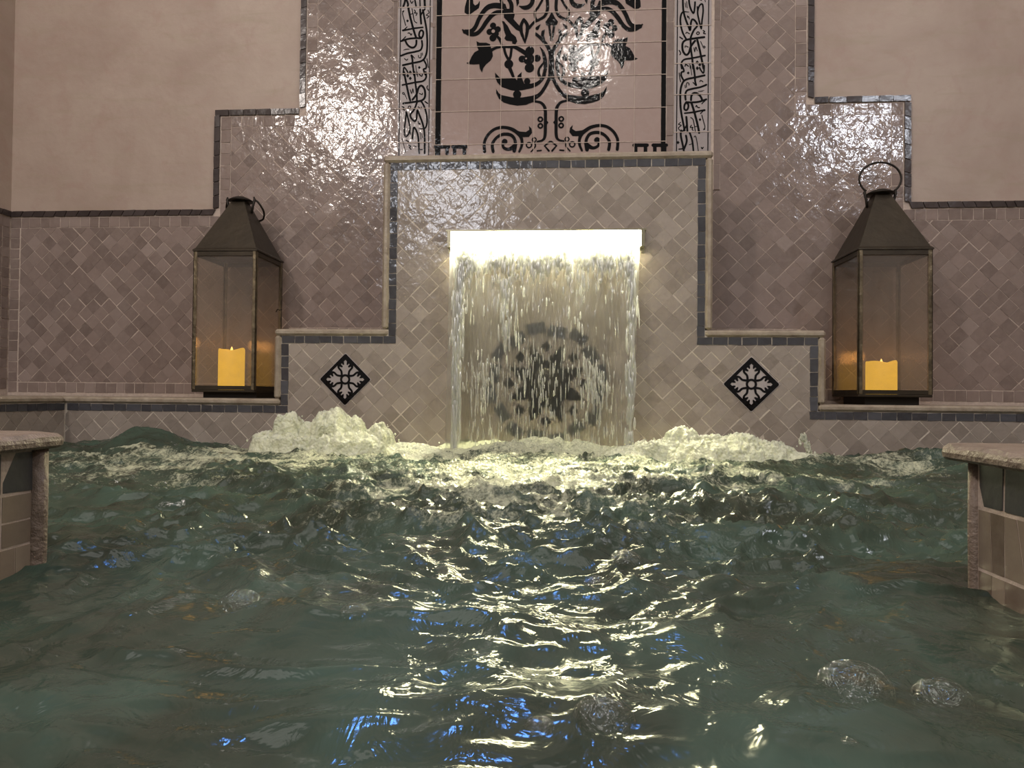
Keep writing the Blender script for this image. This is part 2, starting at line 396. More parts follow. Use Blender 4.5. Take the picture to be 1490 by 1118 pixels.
# left side wall (X = -1.829, runs towards the viewer)
XL = -1.829
wl = MB(); wl.box((XL-.15, -3.4, -.5), (XL-.003, YB+.2, 2.9))
wall_left = tag(wl.build('wall_left', 'plaster'), kind='structure')
mpL = lambda u, w, d: (XL-d, u, w)       # wall facing +X ; u = y
g = MB(); g.box((XL-.003, -3.0, .1), (XL-.0005, YB, S1[2])); g.build('grout_bed', 'grout', wall_left)
q = MB(); row(q, (-3.0, S1[2]-T), (YB-.008, S1[2]), 0, 0, mp=mpL, size=.04, th=TH, slant=.008); q.build('dark_trim_tiles', 'tile_brown', wall_left, fixn=True)
q = MB(); row(q, (-3.0, S1[2]-t0-B), (YB-.004, S1[2]-t0), 0, 0, mp=mpL, size=.034)
row(q, (YB-B, ZL+.02), (YB-.004, S1[2]-t0-B), 0, 0, mp=mpL, size=.034)
q.build('border_tiles', 'tile_back', wall_left, fixn=True)
q = MB(); diag_field(q, [(-1.2, ZL+.02, YB-B-.002, S1[2]-i0)], .0375, 0, mp=mpL); q.build('diagonal_field_tiles', 'tile_back', wall_left, fixn=True)
# right side wall, beyond the frame
XR = 1.90
wr = MB(); wr.box((XR, -3.4, -.5), (XR+.15, YB+.2, 2.9)); tag(wr.build('wall_right', 'plaster'), kind='structure')
fl = MB(); fl.box((XL, -3.4, -.56), (XR, YB, -.5)); tag(fl.build('floor', 'tile_front'), kind='structure')

# ------------------------------------------------------------------ stepped fountain wall in front (structure)
# outer edges of the coping
A1 = (-.486, .443, .838); A2 = (-.800, .747, .340)
CT = .0195  # coping thickness
ED = .0225  # dark tile row
PX0, PX1 = -1.435, 1.895
wf = MB()
def body(x0, x1, z0, z1):
    if z0 == ZL-.001: z0 = ZL-CT
    wf.box((x0, .0, z0), (x1, YB-.0005, z1))
slot = (-.290, .250, .566, .612)
body(A1[0]+CT, slot[0], A2[2]-.001, A1[2]-CT); body(slot[1], A1[1]-CT, A2[2]-.001, A1[2]-CT)
body(slot[0], slot[1], A2[2]-.001, slot[2]); body(slot[0], slot[1], slot[3], A1[2]-CT)
wf.box((slot[0], .12, slot[2]), (slot[1], YB-.0005, slot[3]))
body(A2[0]+CT, A2[1]-CT, ZL-.001, A2[2]-.001)
body(XL, XR, -.5, ZL-CT)
wall_f = tag(wf.build('wall_fountain', 'grout_front'), kind='structure')
f1 = MB()
iL, iR = A1[0]+CT+ED, A1[1]-CT-ED; jL, jR = A2[0]+CT+ED, A2[1]-CT-ED
z1 = A1[2]-CT-ED; z2 = A2[2]-CT-ED; z3 = ZL-CT-ED
rects = [(iL, slot[3]+.001, iR, z1), (iL, z2, slot[0], slot[3]+.001), (slot[1], z2, iR, slot[3]+.001), (slot[0], z2, slot[1], slot[2]),
         (jL, z3, jR, z2), (PX0, -.5+.3, PX1, z3)]
diag_field(f1, rects, .0372, 0, gap=.0026, ow=.008, tilt=.014)
f1.build('diagonal_field_tiles', 'tile_front', wall_f)
e = MB(); kw = dict(th=.0022, gap=.0022)
row(e, (A1[0]+CT, z1), (A1[1]-CT, A1[2]-CT), 0, 0, size=.037, **kw)
row(e, (A1[0]+CT, z2+ED), (iL, z1), 0, 0, size=.0365, **kw); row(e, (iR, z2+ED), (A1[1]-CT, z1), 0, 0, size=.0365, **kw)
row(e, (A2[0]+CT, z2), (iL, z2+ED), 0, 0, size=.037, **kw); row(e, (iR, z2), (A2[1]-CT, z2+ED), 0, 0, size=.0385, **kw)
row(e, (A2[0]+CT, z3+ED), (jL, z2), 0, 0, size=.037, **kw); row(e, (jR, z3+ED), (A2[1]-CT, z2), 0, 0, size=.038, **kw)
row(e, (PX0+.004, z3), (jL, z3+ED), 0, 0, size=.0365, **kw); row(e, (jR, z3), (PX1, z3+ED), 0, 0, size=.0385, **kw)
e.build('dark_edge_tiles', 'tile_dark', wall_f)
# coping strips (each stone strip is a part)
def strip(x0, x1, z0, z1, y0=-.007, y1=YB-.002):
    m = MB(); m.cbox((x0, y0, z0), (x1, y1, z1), .006); o = m.build('coping', 'coping', wall_f)
strip(A1[0], A1[1], A1[2]-CT, A1[2]); strip(A1[0], A1[0]+CT, A2[2], A1[2]-CT); strip(A1[1]-CT, A1[1], A2[2], A1[2]-CT)
strip(A2[0], A1[0]+CT-.001, A2[2]-CT, A2[2]-.0005); strip(A1[1]-CT+.001, A2[1], A2[2]-CT, A2[2]-.0005)
strip(A2[0], A2[0]+CT, ZL, A2[2]-CT); strip(A2[1]-CT, A2[1], ZL, A2[2]-CT)
strip(XL+.001, A2[0]+CT-.001, ZL-CT, ZL-.0005); strip(A2[1]-CT+.001, XR-.001, ZL-CT, ZL-.0005)
# left pool side wall with its bench top, running towards the viewer
ws = MB(); ws.box((XL, -1.15, -.5), (PX0-.003, -.001, ZL-CT))
wside = tag(ws.build('wall_left_pool', 'grout_front'), kind='structure')
mpS = lambda u, w, d: (PX0-.003-d, u, w)
q = MB(); row(q, (-1.1, z3), (-.004, z3+ED), 0, 0, mp=mpS, size=.037, th=.0022); q.build('dark_edge_tiles', 'tile_dark', wside, fixn=True)
q = MB(); diag_field(q, [(-1.1, -.15, -.004, z3)], .0372, 0, mp=mpS); q.build('diagonal_field_tiles', 'tile_front', wside, fixn=True)
q = MB(); q.cbox((XL+.001, -1.15, ZL-CT), (PX0+.003, -.0075, ZL-.0005), .006); q.build('coping', 'coping', wside)

# ------------------------------------------------------------------ painted drawing tools (measured on the wall planes)
def smooth_pts(pts, n=6):
    if len(pts) < 3: return pts
    out = []
    P = [pts[0]]+list(pts)+[pts[-1]]
    for i in range(1, len(P)-2):
        p0, p1, p2, p3 = P[i-1], P[i], P[i+1], P[i+2]
        for k in range(n):
            t = k/n
            out.append(tuple(.5*((2*b)+(-a+c)*t+(2*a-5*b+4*c-d)*t*t+(-a+3*b-3*c+d)*t**3) for a, b, c, d in zip(p0, p1, p2, p3)))
    out.append(tuple(pts[-1])); return out
class Ink:
    """black glaze strokes and fills, thin relief on the tile face; coordinates (u,w) on the wall"""
    def __init__(s, y, th=.0006): s.mb = MB(); s.y = y; s.th = th; s.k = 0
    def face(s, poly):
        n = len(poly)
        ar = sum(poly[i][0]*poly[(i+1) % n][1]-poly[(i+1) % n][0]*poly[i][1] for i in range(n))
        if ar < 0: poly = poly[::-1]
        s.k += 1; y = s.y-s.th-(s.k % 40)*4e-6
        s.mb.add([(x, y, z) for x, z in poly]+[(x, s.y, z) for x, z in poly], [tuple(range(n))]+[((i+1) % n, i, n+i, n+(i+1) % n) for i in range(n)])
    def stroke(s, pts, w, sm=True):
        ws_ = w if hasattr(w, '__len__') else [w]*len(pts)
        q = [(a, b, c) for (a, b), c in zip(pts, ws_)]
        if sm: q = smooth_pts(q)
        L = []; R = []
        for i in range(len(q)):
            a = q[max(i-1, 0)]; b = q[min(i+1, len(q)-1)]; dx, dz = b[0]-a[0], b[1]-a[1]; l = math.hypot(dx, dz) or 1e-9
            nx, nz = -dz/l, dx/l; h = max(q[i][2], 2e-4)/2
            L.append((q[i][0]+nx*h, q[i][1]+nz*h)); R.append((q[i][0]-nx*h, q[i][1]-nz*h))
        s.k += 1; y = s.y-s.th-(s.k % 40)*4e-6; n = len(q)
        vs = [(x, y, z) for x, z in L]+[(x, y, z) for x, z in R]
        s.mb.add(vs, [(i, n+i, n+i+1, i+1) for i in range(n-1)])
        for e_ in (q[0], q[-1]): s.disc(e_[0], e_[1], e_[2]/2, 8)
    def disc(s, x, z, r, n=14): s.face([(x+r*math.cos(2*math.pi*k/n), z+r*math.sin(2*math.pi*k/n)) for k in range(n)])
    def ring(s, x, z, r, w, n=14): s.stroke([(x+r*math.cos(2*math.pi*k/n), z+r*math.sin(2*math.pi*k/n)) for k in range(n+1)], w, False)
class PhotoMap:
    """maps measured photograph coordinates (zoomed crop: origin, scale) to the back wall plane"""
    def __init__(s, ox, oy, sc, Y): s.o = (ox, oy); s.sc = sc; s.Y = Y; s.k = 2.25/F
    def p(s, a): q = on_plane(s.o[0]+a[0]/s.sc, s.o[1]+a[1]/s.sc, s.Y); return (float(q[0]), float(q[2]))
    def w(s, w): return w/s.sc*s.k
# mural ------------------------------------------------------------------
mural = empty('tile_mural', (-.01, YB, .84), label='large square-tiled panel painted with a black vase and flower scroll, above the waterfall', cat='tile panel')
YP = YB-.003
g = MB(); g.box((PL-.012, YB-.003, .80), (PR+.012, YB-.0002, 1.62)); g.build('grout_bed', 'grout', mural)
pt = MB()
xs = [on_plane(p, 130, YP)[0] for p in (642.5, 682, 729, 777.5, 825.5, 873.5, 923, 962)]
zs = [on_plane(800, p, YP)[2] for p in (254, 208.8, 160, 112.7, 65.4, 18.5)]; zs += [zs[-1]+.1045*k for k in (1, 2, 3)]
for a in range(len(xs)-1):
    for b in range(len(zs)-1):
        gg = .0009
        tile_poly(pt, [(xs[a]+gg, zs[b]+gg), (xs[a+1]-gg, zs[b]+gg), (xs[a+1]-gg, zs[b+1]-gg), (xs[a]+gg, zs[b+1]-gg)], YP, .002, IDM, .004)
pt.build('painted_tiles', 'tile_panel', mural)
for (a, b) in ((PL-.012, PL+.009), (PR-.009, PR+.012), (xs[0]-.040, xs[0]-.020), (xs[-1]+.016, xs[-1]+.038)):
    fr = MB(); row(fr, (a, .80), (b, 1.6), 0, YP, size=.085, th=.002); fr.build('plain_strip_tiles', 'tile_back', mural)
for a, b in ((xs[0]-.0185, xs[0]-.0015), (xs[-1]+.0005, xs[-1]+.0145)):
    bl = MB()
    for k in range(len(zs)-1):
        tile_poly(bl, [(a, zs[k]+.001), (b, zs[k]+.001), (b, zs[k+1]-.001), (a, zs[k+1]-.001)], YP, .0024, IDM, .003)
    bl.build('black_line_tiles', 'ink', mural)
YI = YP-.0025
ink = Ink(YI)
xm = (on_plane(801, 150, YI)[0]+on_plane(803.5, 20, YI)[0])/2
def both(fn, m, pts, *a):
    P = [m.p(q) for q in pts]; fn(P, *a); fn([(2*xm-x, z) for x, z in P], *a)
def S(m, pts, w, sm=True): both(lambda P: ink.stroke(P, [m.w(v) for v in w] if hasattr(w, '__len__') else m.w(w), sm), m, pts)
def G(m, pts): both(lambda P: ink.face(P), m, pts)
def D(m, x, y, r): both(lambda P: ink.disc(P[0][0], P[0][1], m.w(r)), m, [(x, y)])
def RG(m, x, y, r, w): both(lambda P: ink.ring(P[0][0], P[0][1], m.w(r), m.w(w)), m, [(x, y)])
z5 = PhotoMap(670, 0, 9.314, YI); z6 = PhotoMap(670, 100, 8.943, YI)
G(z5, [(90, -20), (60, 100), (55, 170), (110, 210), (250, 110), (262, 60), (262, 10), (235, 55), (200, 75), (175, 50), (170, -20)])
S(z5, [(60, 430), (140, 425), (200, 370), (250, 260), (310, 160), (380, 95), (470, 75), (570, 85)], [60, 60, 55, 55, 60, 70, 75, 80])
S(z5, [(30, 405), (70, 440), (140, 465), (220, 455), (290, 390), (350, 300), (420, 215), (490, 170), (570, 165)], [20, 40, 55, 55, 55, 60, 60, 60, 60])
S(z5, [(545, -20), (560, 40), (590, 100)], 42); S(z5, [(650, -20), (690, 60), (690, 140)], [50, 55, 60]); S(z5, [(600, 60), (620, 120)], 20)
G(z5, [(580, 120), (700, 120), (735, 200), (720, 260), (800, 350), (800, 425), (750, 400), (640, 290), (590, 240)])
G(z5, [(750, -20), (790, -20), (795, 40), (765, 90)])
S(z5, [(800, 85), (860, 105), (920, 95), (965, 50), (985, -20)], [15, 55, 62, 58, 55])
S(z5, [(858, 265), (822, 350), (830, 450), (875, 580)], [40, 45, 45, 18]); S(z5, [(858, 265), (905, 340), (902, 440), (875, 580)], [40, 48, 45, 18])
S(z5, [(930, 380), (1000, 300), (1060, 270), (1140, 220), (1180, 120), (1175, -20)], [40, 35, 35, 40, 42, 45])
S(z5, [(1120, -20), (1060, 90), (1010, 160), (1015, 240), (1040, 280)], 32)
S(z5, [(1040, 385), (1080, 335)], [50, 10]); G(z5, [(1145, 400), (1100, 420), (1090, 480), (1155, 580), (1135, 480)])
S(z5, [(1020, 460), (1100, 530), (1180, 630), (1220, 730), (1222, 900), (1215, 1060)], [40, 45, 50, 55, 60, 60])
G(z5, [(1240, 150), (1200, 230), (1150, 300), (1165, 345), (1215, 350), (1245, 330)]); S(z5, [(1200, 330), (1215, 450), (1222, 550)], [30, 32, 12])
G(z6, [(465, 265), (500, 320), (540, 345), (680, 375), (800, 375), (950, 350), (950, 432), (850, 470), (740, 480), (640, 465), (560, 440), (500, 390), (465, 320)])
S(z6, [(945, 385), (1030, 335), (1100, 240), (1160, 120)], [70, 48, 45, 45])
D(z6, 738, 335, 55)
G(z6, [(450, 50), (510, 115), (700, 115), (735, 150), (745, 90), (795, 45), (795, 110), (830, 195), (920, 195), (920, 255), (800, 280), (720, 290), (640, 275), (540, 240), (480, 180), (455, 120)])
S(z6, [(920, 225), (1000, 195), (1060, 140), (1095, 80)], [62, 50, 42, 40])
D(z6, 868, 165, 42)
S(z5, [(1080, 640), (1125, 720), (1150, 850), (1145, 960), (1110, 1070)], [10, 40, 56, 48, 34]); S(z5, [(1130, 850), (1070, 930), (1060, 1000), (1090, 1060)], [28, 30, 38, 30])
for cx_, cy_, r_ in ((442, 348, 43), (505, 398, 43), (395, 432, 43), (440, 515, 48), (490, 460, 32)): D(z5, cx_, cy_, r_)
D(z5, 445, 425, 50)
S(z5, [(490, 490), (530, 530), (555, 600)], [30, 40, 22])
G(z5, [(560, 285), (590, 290), (640, 350), (690, 450), (750, 500), (770, 560), (745, 600), (700, 590), (700, 560), (620, 550), (595, 520), (615, 480), (590, 420), (580, 340)])
G(z5, [(218, 560), (260, 580), (350, 580), (400, 600), (415, 650), (430, 690), (440, 760), (410, 820), (350, 870), (310, 920), (292, 985), (262, 930), (255, 870), (180, 875), (110, 870), (80, 855), (120, 840), (150, 770), (190, 710), (245, 680), (225, 630)])
S(z5, [(410, 685), (480, 650), (560, 632), (640, 635), (720, 635), (800, 670), (880, 720)], [45, 36, 38, 40, 45, 55, 60])
for cx_, cy_, r_ in ((940, 690, 62), (835, 800, 48), (935, 920, 65), (1040, 790, 48), (925, 800, 78)): D(z5, cx_, cy_, r_)
S(z5, [(590, 640), (610, 730), (650, 810)], 36); S(z5, [(692, 655), (680, 760), (660, 810)], 36); D(z5, 655, 870, 62); S(z5, [(670, 930), (700, 1000), (725, 1070)], [52, 42, 34])
S(z6, [(945, 422), (1040, 440), (1090, 490), (1105, 560), (1105, 700), (1100, 870), (1070, 930), (1000, 948)], [26, 34, 40, 42, 42, 40, 30, 20])
RG(z6, 1040, 660, 28, 22); RG(z6, 1040, 745, 28, 22); G(z6, [(1120, 670), (1145, 700), (1120, 735), (1100, 700)])
RG(z6, 892, 995, 34, 18); RG(z6, 960, 925, 26, 16); S(z6, [(960, 960), (975, 1010), (920, 1080)], 18); S(z6, [(930, 970), (1060, 970)], 12)
S(z6, [(315, 1080), (312, 960), (360, 860), (440, 790), (530, 765), (620, 772), (700, 805), (775, 870), (800, 940), (795, 1010), (765, 1080)], [40, 38, 38, 38, 40, 42, 48, 48, 38, 35, 28])
G(z6, [(690, 780), (770, 818), (850, 825), (895, 795), (890, 745), (925, 780), (932, 835), (890, 888), (800, 892), (740, 850)])
S(z6, [(425, 1080), (415, 990), (450, 920), (520, 865), (600, 852), (670, 872), (708, 930), (715, 1000), (700, 1070)], [40, 40, 38, 40, 42, 42, 40, 42, 50])
D(z6, 575, 950, 38); S(z6, [(548, 980), (565, 1030), (625, 1050), (690, 1020), (715, 990)], [30, 38, 42, 60, 50])
S(z6, [(1165, 950), (1095, 1005), (1150, 1070)], 26, False); S(z6, [(1000, 1070), (1050, 1065)], 20)
jn = MB()
for x in xs[1:-1]: jn.box((x-.0009, YP-.0037, .80), (x+.0009, YP-.0004, 1.6))
for z in zs[1:]: jn.box((xs[0]-.018, YP-.0038, z-.0009), (xs[-1]+.014, YP-.0004, z+.0009))
jn.build('tile_joints', 'grout', mural)
# meander feet at both lower corners
z7 = PhotoMap(540, 210, 5.883, YI)
for x0 in (552, 700):
    for pts in ([(x0, 22), (x0+112, 22)], [(x0+14, 22), (x0+14, 80)], [(x0+98, 22), (x0+98, 80)]): ink.stroke([z7.p(q) for q in pts], z7.w(30), False)
z8 = PhotoMap(860, 210, 5.883, YI)
for x0 in (368, 532):
    for pts in ([(x0, 8), (x0+112, 8)], [(x0+14, 8), (x0+14, 66)], [(x0+98, 8), (x0+98, 66)]): ink.stroke([z8.p(q) for q in pts], z8.w(30), False)
ink.mb.build('painted_ornament', 'ink', mural)
def light_dot(name, fn):
    lt = Ink(YI-.0009, .0002); fn(lt); lt.mb.build(name, 'tile_panel', mural)
for sx in (1, -1):
    for a in ((445, 425, 24), (890, 795, 12)):
        x, z = z5.p(a[:2]); light_dot('flower_centre', lambda l: l.disc(x if sx > 0 else 2*xm-x, z, z5.w(a[2])))
    P = [z5.p(q) for q in [(862, 350), (884, 420), (868, 500), (846, 430)]]
    light_dot('leaf_opening', lambda l: l.face(P if sx > 0 else [(2*xm-x, z) for x, z in P]))  # pale tile colour of the opening inside the black leaf

# calligraphy bands --------------------------------------------------------
c1 = (575, 0, 10.164); c2 = (575, 105, 9.317); c4 = (975, 105, 9.317)
K1 = [([(110, 170), (130, 160), (110, 200), (130, 280), (155, 375)], 14), ([(195, 115), (215, 220), (245, 340), (275, 450), (310, 560)], 32),
 ([(250, 130), (265, 215), (285, 310), (320, 340)], 14), ([(220, 215), (265, 200)], 13), ([(285, 150), (300, 170), (288, 195), (325, 195), (310, 228)], 15),
 ([(370, 140), (375, 230), (385, 350)], 30), ([(440, 135), (400, 190), (380, 230)], 24), ([(410, 150), (430, 250), (455, 380), (470, 500), (475, 650), (465, 780), (430, 870), (370, 910), (250, 935), (115, 965)], 29),
 ([(485, 150), (500, 190), (460, 225), (500, 240), (470, 270)], 13), ([(115, 450), (180, 440), (280, 420), (410, 405)], [30, 26, 26, 22]), ([(120, 455), (175, 400)], 16),
 ([(385, 570), (410, 530), (415, 470), (385, 450), (360, 480), (355, 530), (375, 565), (310, 565), (200, 575), (90, 610)], 28), ([(90, 610), (155, 545)], 16),
 ([(190, 490), (215, 490), (235, 520), (245, 500)], 15), ([(150, 600), (180, 660), (230, 700), (280, 700), (310, 660), (315, 600)], 30), ([(120, 745), (160, 730), (210, 728)], [5, 13, 8]),
 ([(395, 605), (400, 680), (375, 740), (300, 765), (180, 790), (90, 825)], 28), ([(345, 820), (350, 850), (380, 850), (385, 790)], 13), ([(400, 780), (405, 820)], 10),
 ([(140, 870), (170, 890), (185, 875)], 14), ([(240, 820), (255, 880), (260, 960), (280, 1110)], 28), ([(250, 820), (285, 860)], 15), ([(470, 870), (480, 920), (490, 1000)], 13),
 ([(430, 900), (460, 960), (455, 1010), (420, 1030), (450, 1110)], 26), ([(120, 1110), (130, 1000), (170, 1040), (190, 1080)], 22), ([(305, 970), (320, 1110)], 10)]
K1t = [([(120, 100), (140, 40), (150, -10)], 30), ([(165, -10), (190, 60), (185, 95)], 30), ([(225, 10), (245, 50), (265, 20)], 15), ([(290, -10), (310, 95)], 25), ([(365, -10), (370, 95)], 20), ([(435, -10), (440, 100)], 34)]
Q1 = [(183, 310, 24), (357, 1000, 24), (222, 1065, 24)]
K2 = [([(120, 0), (150, 150), (180, 290), (205, 385)], 28), ([(260, 0), (275, 150), (290, 260), (295, 380), (290, 430), (250, 520), (205, 580), (230, 640), (270, 665), (290, 620), (300, 520), (320, 560), (360, 660), (390, 770), (400, 900), (400, 1100)], 26),
 ([(300, 0), (305, 60)], 10), ([(325, 30), (360, 55), (370, 30)], 15), ([(415, 0), (420, 70), (380, 120), (270, 140), (100, 175)], 24),
 ([(235, 375), (290, 300), (320, 210), (360, 185), (400, 240), (405, 330), (370, 380), (290, 400), (110, 425)], 28), ([(205, 240), (225, 290), (240, 225), (250, 280)], 11),
 ([(330, 290), (365, 305), (370, 285)], 13), ([(130, 300), (158, 365)], 10), ([(440, 185), (430, 210), (450, 245)], 14), ([(405, 400), (440, 425)], 17),
 ([(350, 390), (400, 480), (430, 600), (430, 700), (400, 765), (320, 765)], [24, 24, 24, 24, 20, 8]), ([(310, 470), (345, 490), (360, 475)], 13), ([(95, 470), (120, 480), (105, 500), (125, 515)], 15),
 ([(150, 540), (140, 650), (125, 780), (135, 870), (175, 850), (200, 760), (180, 650), (155, 550)], 22), ([(235, 900), (240, 820), (255, 750), (290, 800), (315, 900), (325, 1100)], 24), ([(200, 760), (205, 840)], 16),
 ([(312, 670), (322, 705), (335, 690), (338, 715)], 12), ([(340, 820), (350, 910)], 9), ([(360, 830), (370, 890)], 9), ([(150, 925), (185, 945)], 15), ([(95, 905), (120, 1000), (140, 1090)], 9),
 ([(180, 990), (210, 1005), (195, 1025), (215, 1045)], 15), ([(250, 1000), (285, 1010)], 10), ([(340, 1050), (370, 1050)], 13)]
Q2 = [(170, 50, 25), (205, 85, 25), (205, 5, 25)]; R2 = [(112, 290, 13, 12), (195, 478, 18, 13)]
K4 = [([(265, 820), (300, 930), (320, 1100)], 24), ([(325, 880), (345, 870), (365, 950), (385, 1090)], 11), ([(260, 985), (290, 975)], 10), ([(215, 860), (225, 940), (190, 1040)], 26), ([(150, 790), (145, 860), (170, 980), (190, 1090)], 26),
 ([(120, 1045), (170, 1040)], 17), ([(425, 1020), (435, 1040), (450, 1020)], 13)]
def calli(band, Lx0, Lx1, rows, right):
    YI_ = YP-.0022
    ik = Ink(YI_)
    def put(sc, items, dia, rings=(), rot=False):
        m = PhotoMap(sc[0], sc[1], sc[2], YI_)
        def P(q):
            if not rot: return m.p(q)
            px, py = sc[0]+q[0]/sc[2], sc[1]+q[1]/sc[2]; r = on_plane(1611.5-px, 204.7-py, YI_); return (float(r[0]), float(r[2]))
        for pts, w in items: ik.stroke([P(q) for q in pts], [m.w(v) for v in w] if hasattr(w, '__len__') else m.w(w))
        for x, y, r in dia: ik.face([P((x, y-r)), P((x+r*.85, y)), P((x, y+r)), P((x-r*.85, y))])
        for x, y, r, w in rings: c = P((x, y)); ik.ring(c[0], c[1], m.w(r), m.w(w))
    if not right:
        put(c1, K1+K1t, Q1); put(c2, K2, Q2, R2)
    else:
        put(c1, K1, Q1, rot=True); put(c2, K2, Q2, R2, rot=True); put(c4, K4, [(108, 955, 24)])
    for x in (Lx0+.009, Lx1-.009):
        for k in range(len(rows)-1): ik.stroke([(x, rows[k]+.003), (x+.0005, rows[k+1]-.003)], .0031, False)
    ik.mb.build('painted_inscription', 'ink', band)
for right in (False, True):
    x0, x1 = ((on_plane(579, 110, YP)[0]+.004, on_plane(630, 110, YP)[0]-.006) if not right else (on_plane(979, 110, YP)[0]+.002, on_plane(1037, 110, YP)[0]-.009))
    if right: x0, x1 = float(on_plane(980.5, 110, YP)[0]), float(on_plane(1034.5, 110, YP)[0])
    else: x0, x1 = float(on_plane(578, 110, YP)[0]), float(on_plane(629, 110, YP)[0])
    band = empty('calligraphy_band', ((x0+x1)/2, YB, .84), label=('tall narrow band of black Arabic script on pale tiles, left of the flower panel', 'tall narrow band of black Arabic script on pale tiles, right of the flower panel')[right], cat='inscription', group='calligraphy bands beside the painted panel')
    rows = [on_plane(600, p, YP)[2] for p in ((257, 208, 158.5, 107.5, 11, -60) if not right else (250, 200, 147, 103, 50, 0, -60))]
    m = MB()
    for k in range(len(rows)-1): tile_poly(m, [(x0, rows[k]+.001), (x1, rows[k]+.001), (x1, rows[k+1]-.001), (x0, rows[k+1]-.001)], YP, .0022, IDM, .003)
    m.build('band_tiles', 'tile_band', band)
    m = MB()
    for z in rows[1:]: m.box((x0, YP-.0036, z-.0009), (x1, YP-.0004, z+.0009))
    m.box((x0, YP-.0036, rows[1]), (x0+.0009, YP-.0004, rows[-1]))
    m.build('tile_joints', 'grout', band)
    calli(band, x0, x1, rows, right)

# decorated diamond tiles ---------------------------------------------------
def decor(cx, cz, h, label):
    t = empty('decorative_tile', (cx, 0, cz), label=label, cat='decorative tile', group='black and white diamond tiles')
    m = MB(); y = -.0022
    P = [(cx, cz-h), (cx+h, cz), (cx, cz+h), (cx-h, cz)]
    tile_poly(m, [(cx+(x-cx)*1.03, cz+(z-cz)*1.03) for x, z in P], 0, .0026, IDM, .0); m.build('tile_body', 'tile_band', t)
    k = Ink(-.0027); s = h/385
    def st(pts, w, sm=True):
        for rot in range(4):
            c, n = ((1, 0), (0, 1), (-1, 0), (0, -1))[rot]
            for mir in (1, -1):
                k.stroke([(cx+(mir*a*c-b*n)*s, cz+(mir*a*n+b*c)*s) for a, b in pts], [v*s for v in w] if hasattr(w, '__len__') else w*s, sm)
    st([(0, 355), (355, 0)], 44, False)
    st([(52, 70), (62, 125), (100, 170), (98, 215), (60, 265), (8, 320)], [32, 30, 30, 36, 52, 55])
    st([(75, 205), (52, 190)], [40, 24]); st([(40, 250), (28, 225)], [40, 20])
    k.ring(cx, cz, 62*s, 32*s, 20)
    k.mb.build('painted_flower', 'ink', t)
decor(-.590, .195, .0745, 'black and white diamond tile with a four-petal flower, left of the waterfall')
decor(.549, .191, .0755, 'black and white diamond tile with a four-petal flower, right of the waterfall')

# mosaic medallion behind the falling water ---------------------------------
md = empty('mosaic_medallion', (-.013, 0, .187), label='round dark mosaic star medallion on the wall behind the waterfall', cat='mosaic')
m = MB(); cx, cz = -.013, .187
N = 16
for k in range(N):
    a = 2*math.pi*(k+.5)/N; r = .148 if k % 2 else .158; s_ = .019; ca, sa = math.cos(a), math.sin(a)
    m = MB(); tile_poly(m, [(cx+r*ca+(u*ca-v*sa), cz+r*sa+(u*sa+v*ca)) for u, v in ((-s_*.8, -s_*1.3), (s_*.8, -s_*1.3), (s_*.8, s_*1.3), (-s_*.8, s_*1.3))], 0, .003, IDM); m.build('ring_tile', 'tile_dark', md)
k = Ink(-.0022, .0012)
for i in range(8):
    a = 2*math.pi*(i+.5)/8; 
    k.face([(cx+r*math.cos(a+d), cz+r*math.sin(a+d)) for r, d in ((.03, -.9), (.078, -.22), (.118, 0), (.078, .22), (.03, .9))])
    a = 2*math.pi*i/8; r = .105
    k.face([(cx+r*math.cos(a)+u, cz+r*math.sin(a)+v) for u, v in ((-.016, 0), (0, -.016), (.016, 0), (0, .016))])
k.disc(cx, cz, .066, 24)
k.mb.build('black_star', 'ink', md)
m = MB(); m.lathe([(.0, 0), (.044, 0), (.044, .004), (.036, .007), (.0, .008)], 0, 0, 20)
m.v = [(cx+x, -.0035-z, cz+y) for x, y, z in m.v]; m.build('bronze_boss', 'bronze_dark', md, fixn=True)

# ------------------------------------------------------------------ waterfall spout and fall
sp = empty('waterfall_spout', (-.02, -.01, .567), label='wide lit steel spout in the fountain wall that pours the waterfall', cat='water spout')
m = MB(); m.box((slot[0]-.008, -.034, slot[3]-.0005), (slot[1]+.008, .119, slot[3]+.0045)); 
m.box((slot[0]-.006, -.006, slot[2]-.012), (slot[0]+.001, .119, slot[3]-.0005)); m.box((slot[1]-.001, -.006, slot[2]-.012), (slot[1]+.006, .119, slot[3]-.0005))
m.box((slot[0]+.001, -.010, slot[2]-.004), (slot[1]-.001, .119, slot[2]-.0005)); m.build('steel_frame', 'steel', sp)
m = MB(); m.box((slot[0]+.0062, -.0285, slot[3]-.043), (slot[1]-.0062, -.0105, slot[3]-.0006)); m.build('lamp_housing', 'steel', sp)
m = MB(); m.box((slot[0]+.0065, -.0315, slot[3]-.0425), (slot[1]-.0065, -.0287, slot[3]-.0008)); m.build('light_strip', 'led', sp)
for xa in (slot[0]-.004, slot[1]-.006):
    m = MB(); m.box((xa, -.0335, slot[3]-.0445), (xa+.010, -.0065, slot[3]-.0006)); m.build('end_cheek', 'steel', sp)
fall = empty('waterfall', (-.02, -.06, 0.), label='lit sheet of falling water pouring into the middle of the pool', cat='waterfall')
YF = -.05
NX, NZ = 60, 60; vs = []
ztop = slot[3]-.043; 
for j in range(NZ+1):
    t_ = j/NZ; z = ztop-(ztop+.0)*t_; xl = -.283-.003*t_; xr = .240-.022*t_
    for i in range(NX+1):
        x = xl+(xr-xl)*i/NX; y = -.033-.043*t_**.4+.0025*math.sin(x*90+3*math.sin(z*8))*t_+.0015*math.sin(x*210+z*15)
        vs.append((x, y, z))
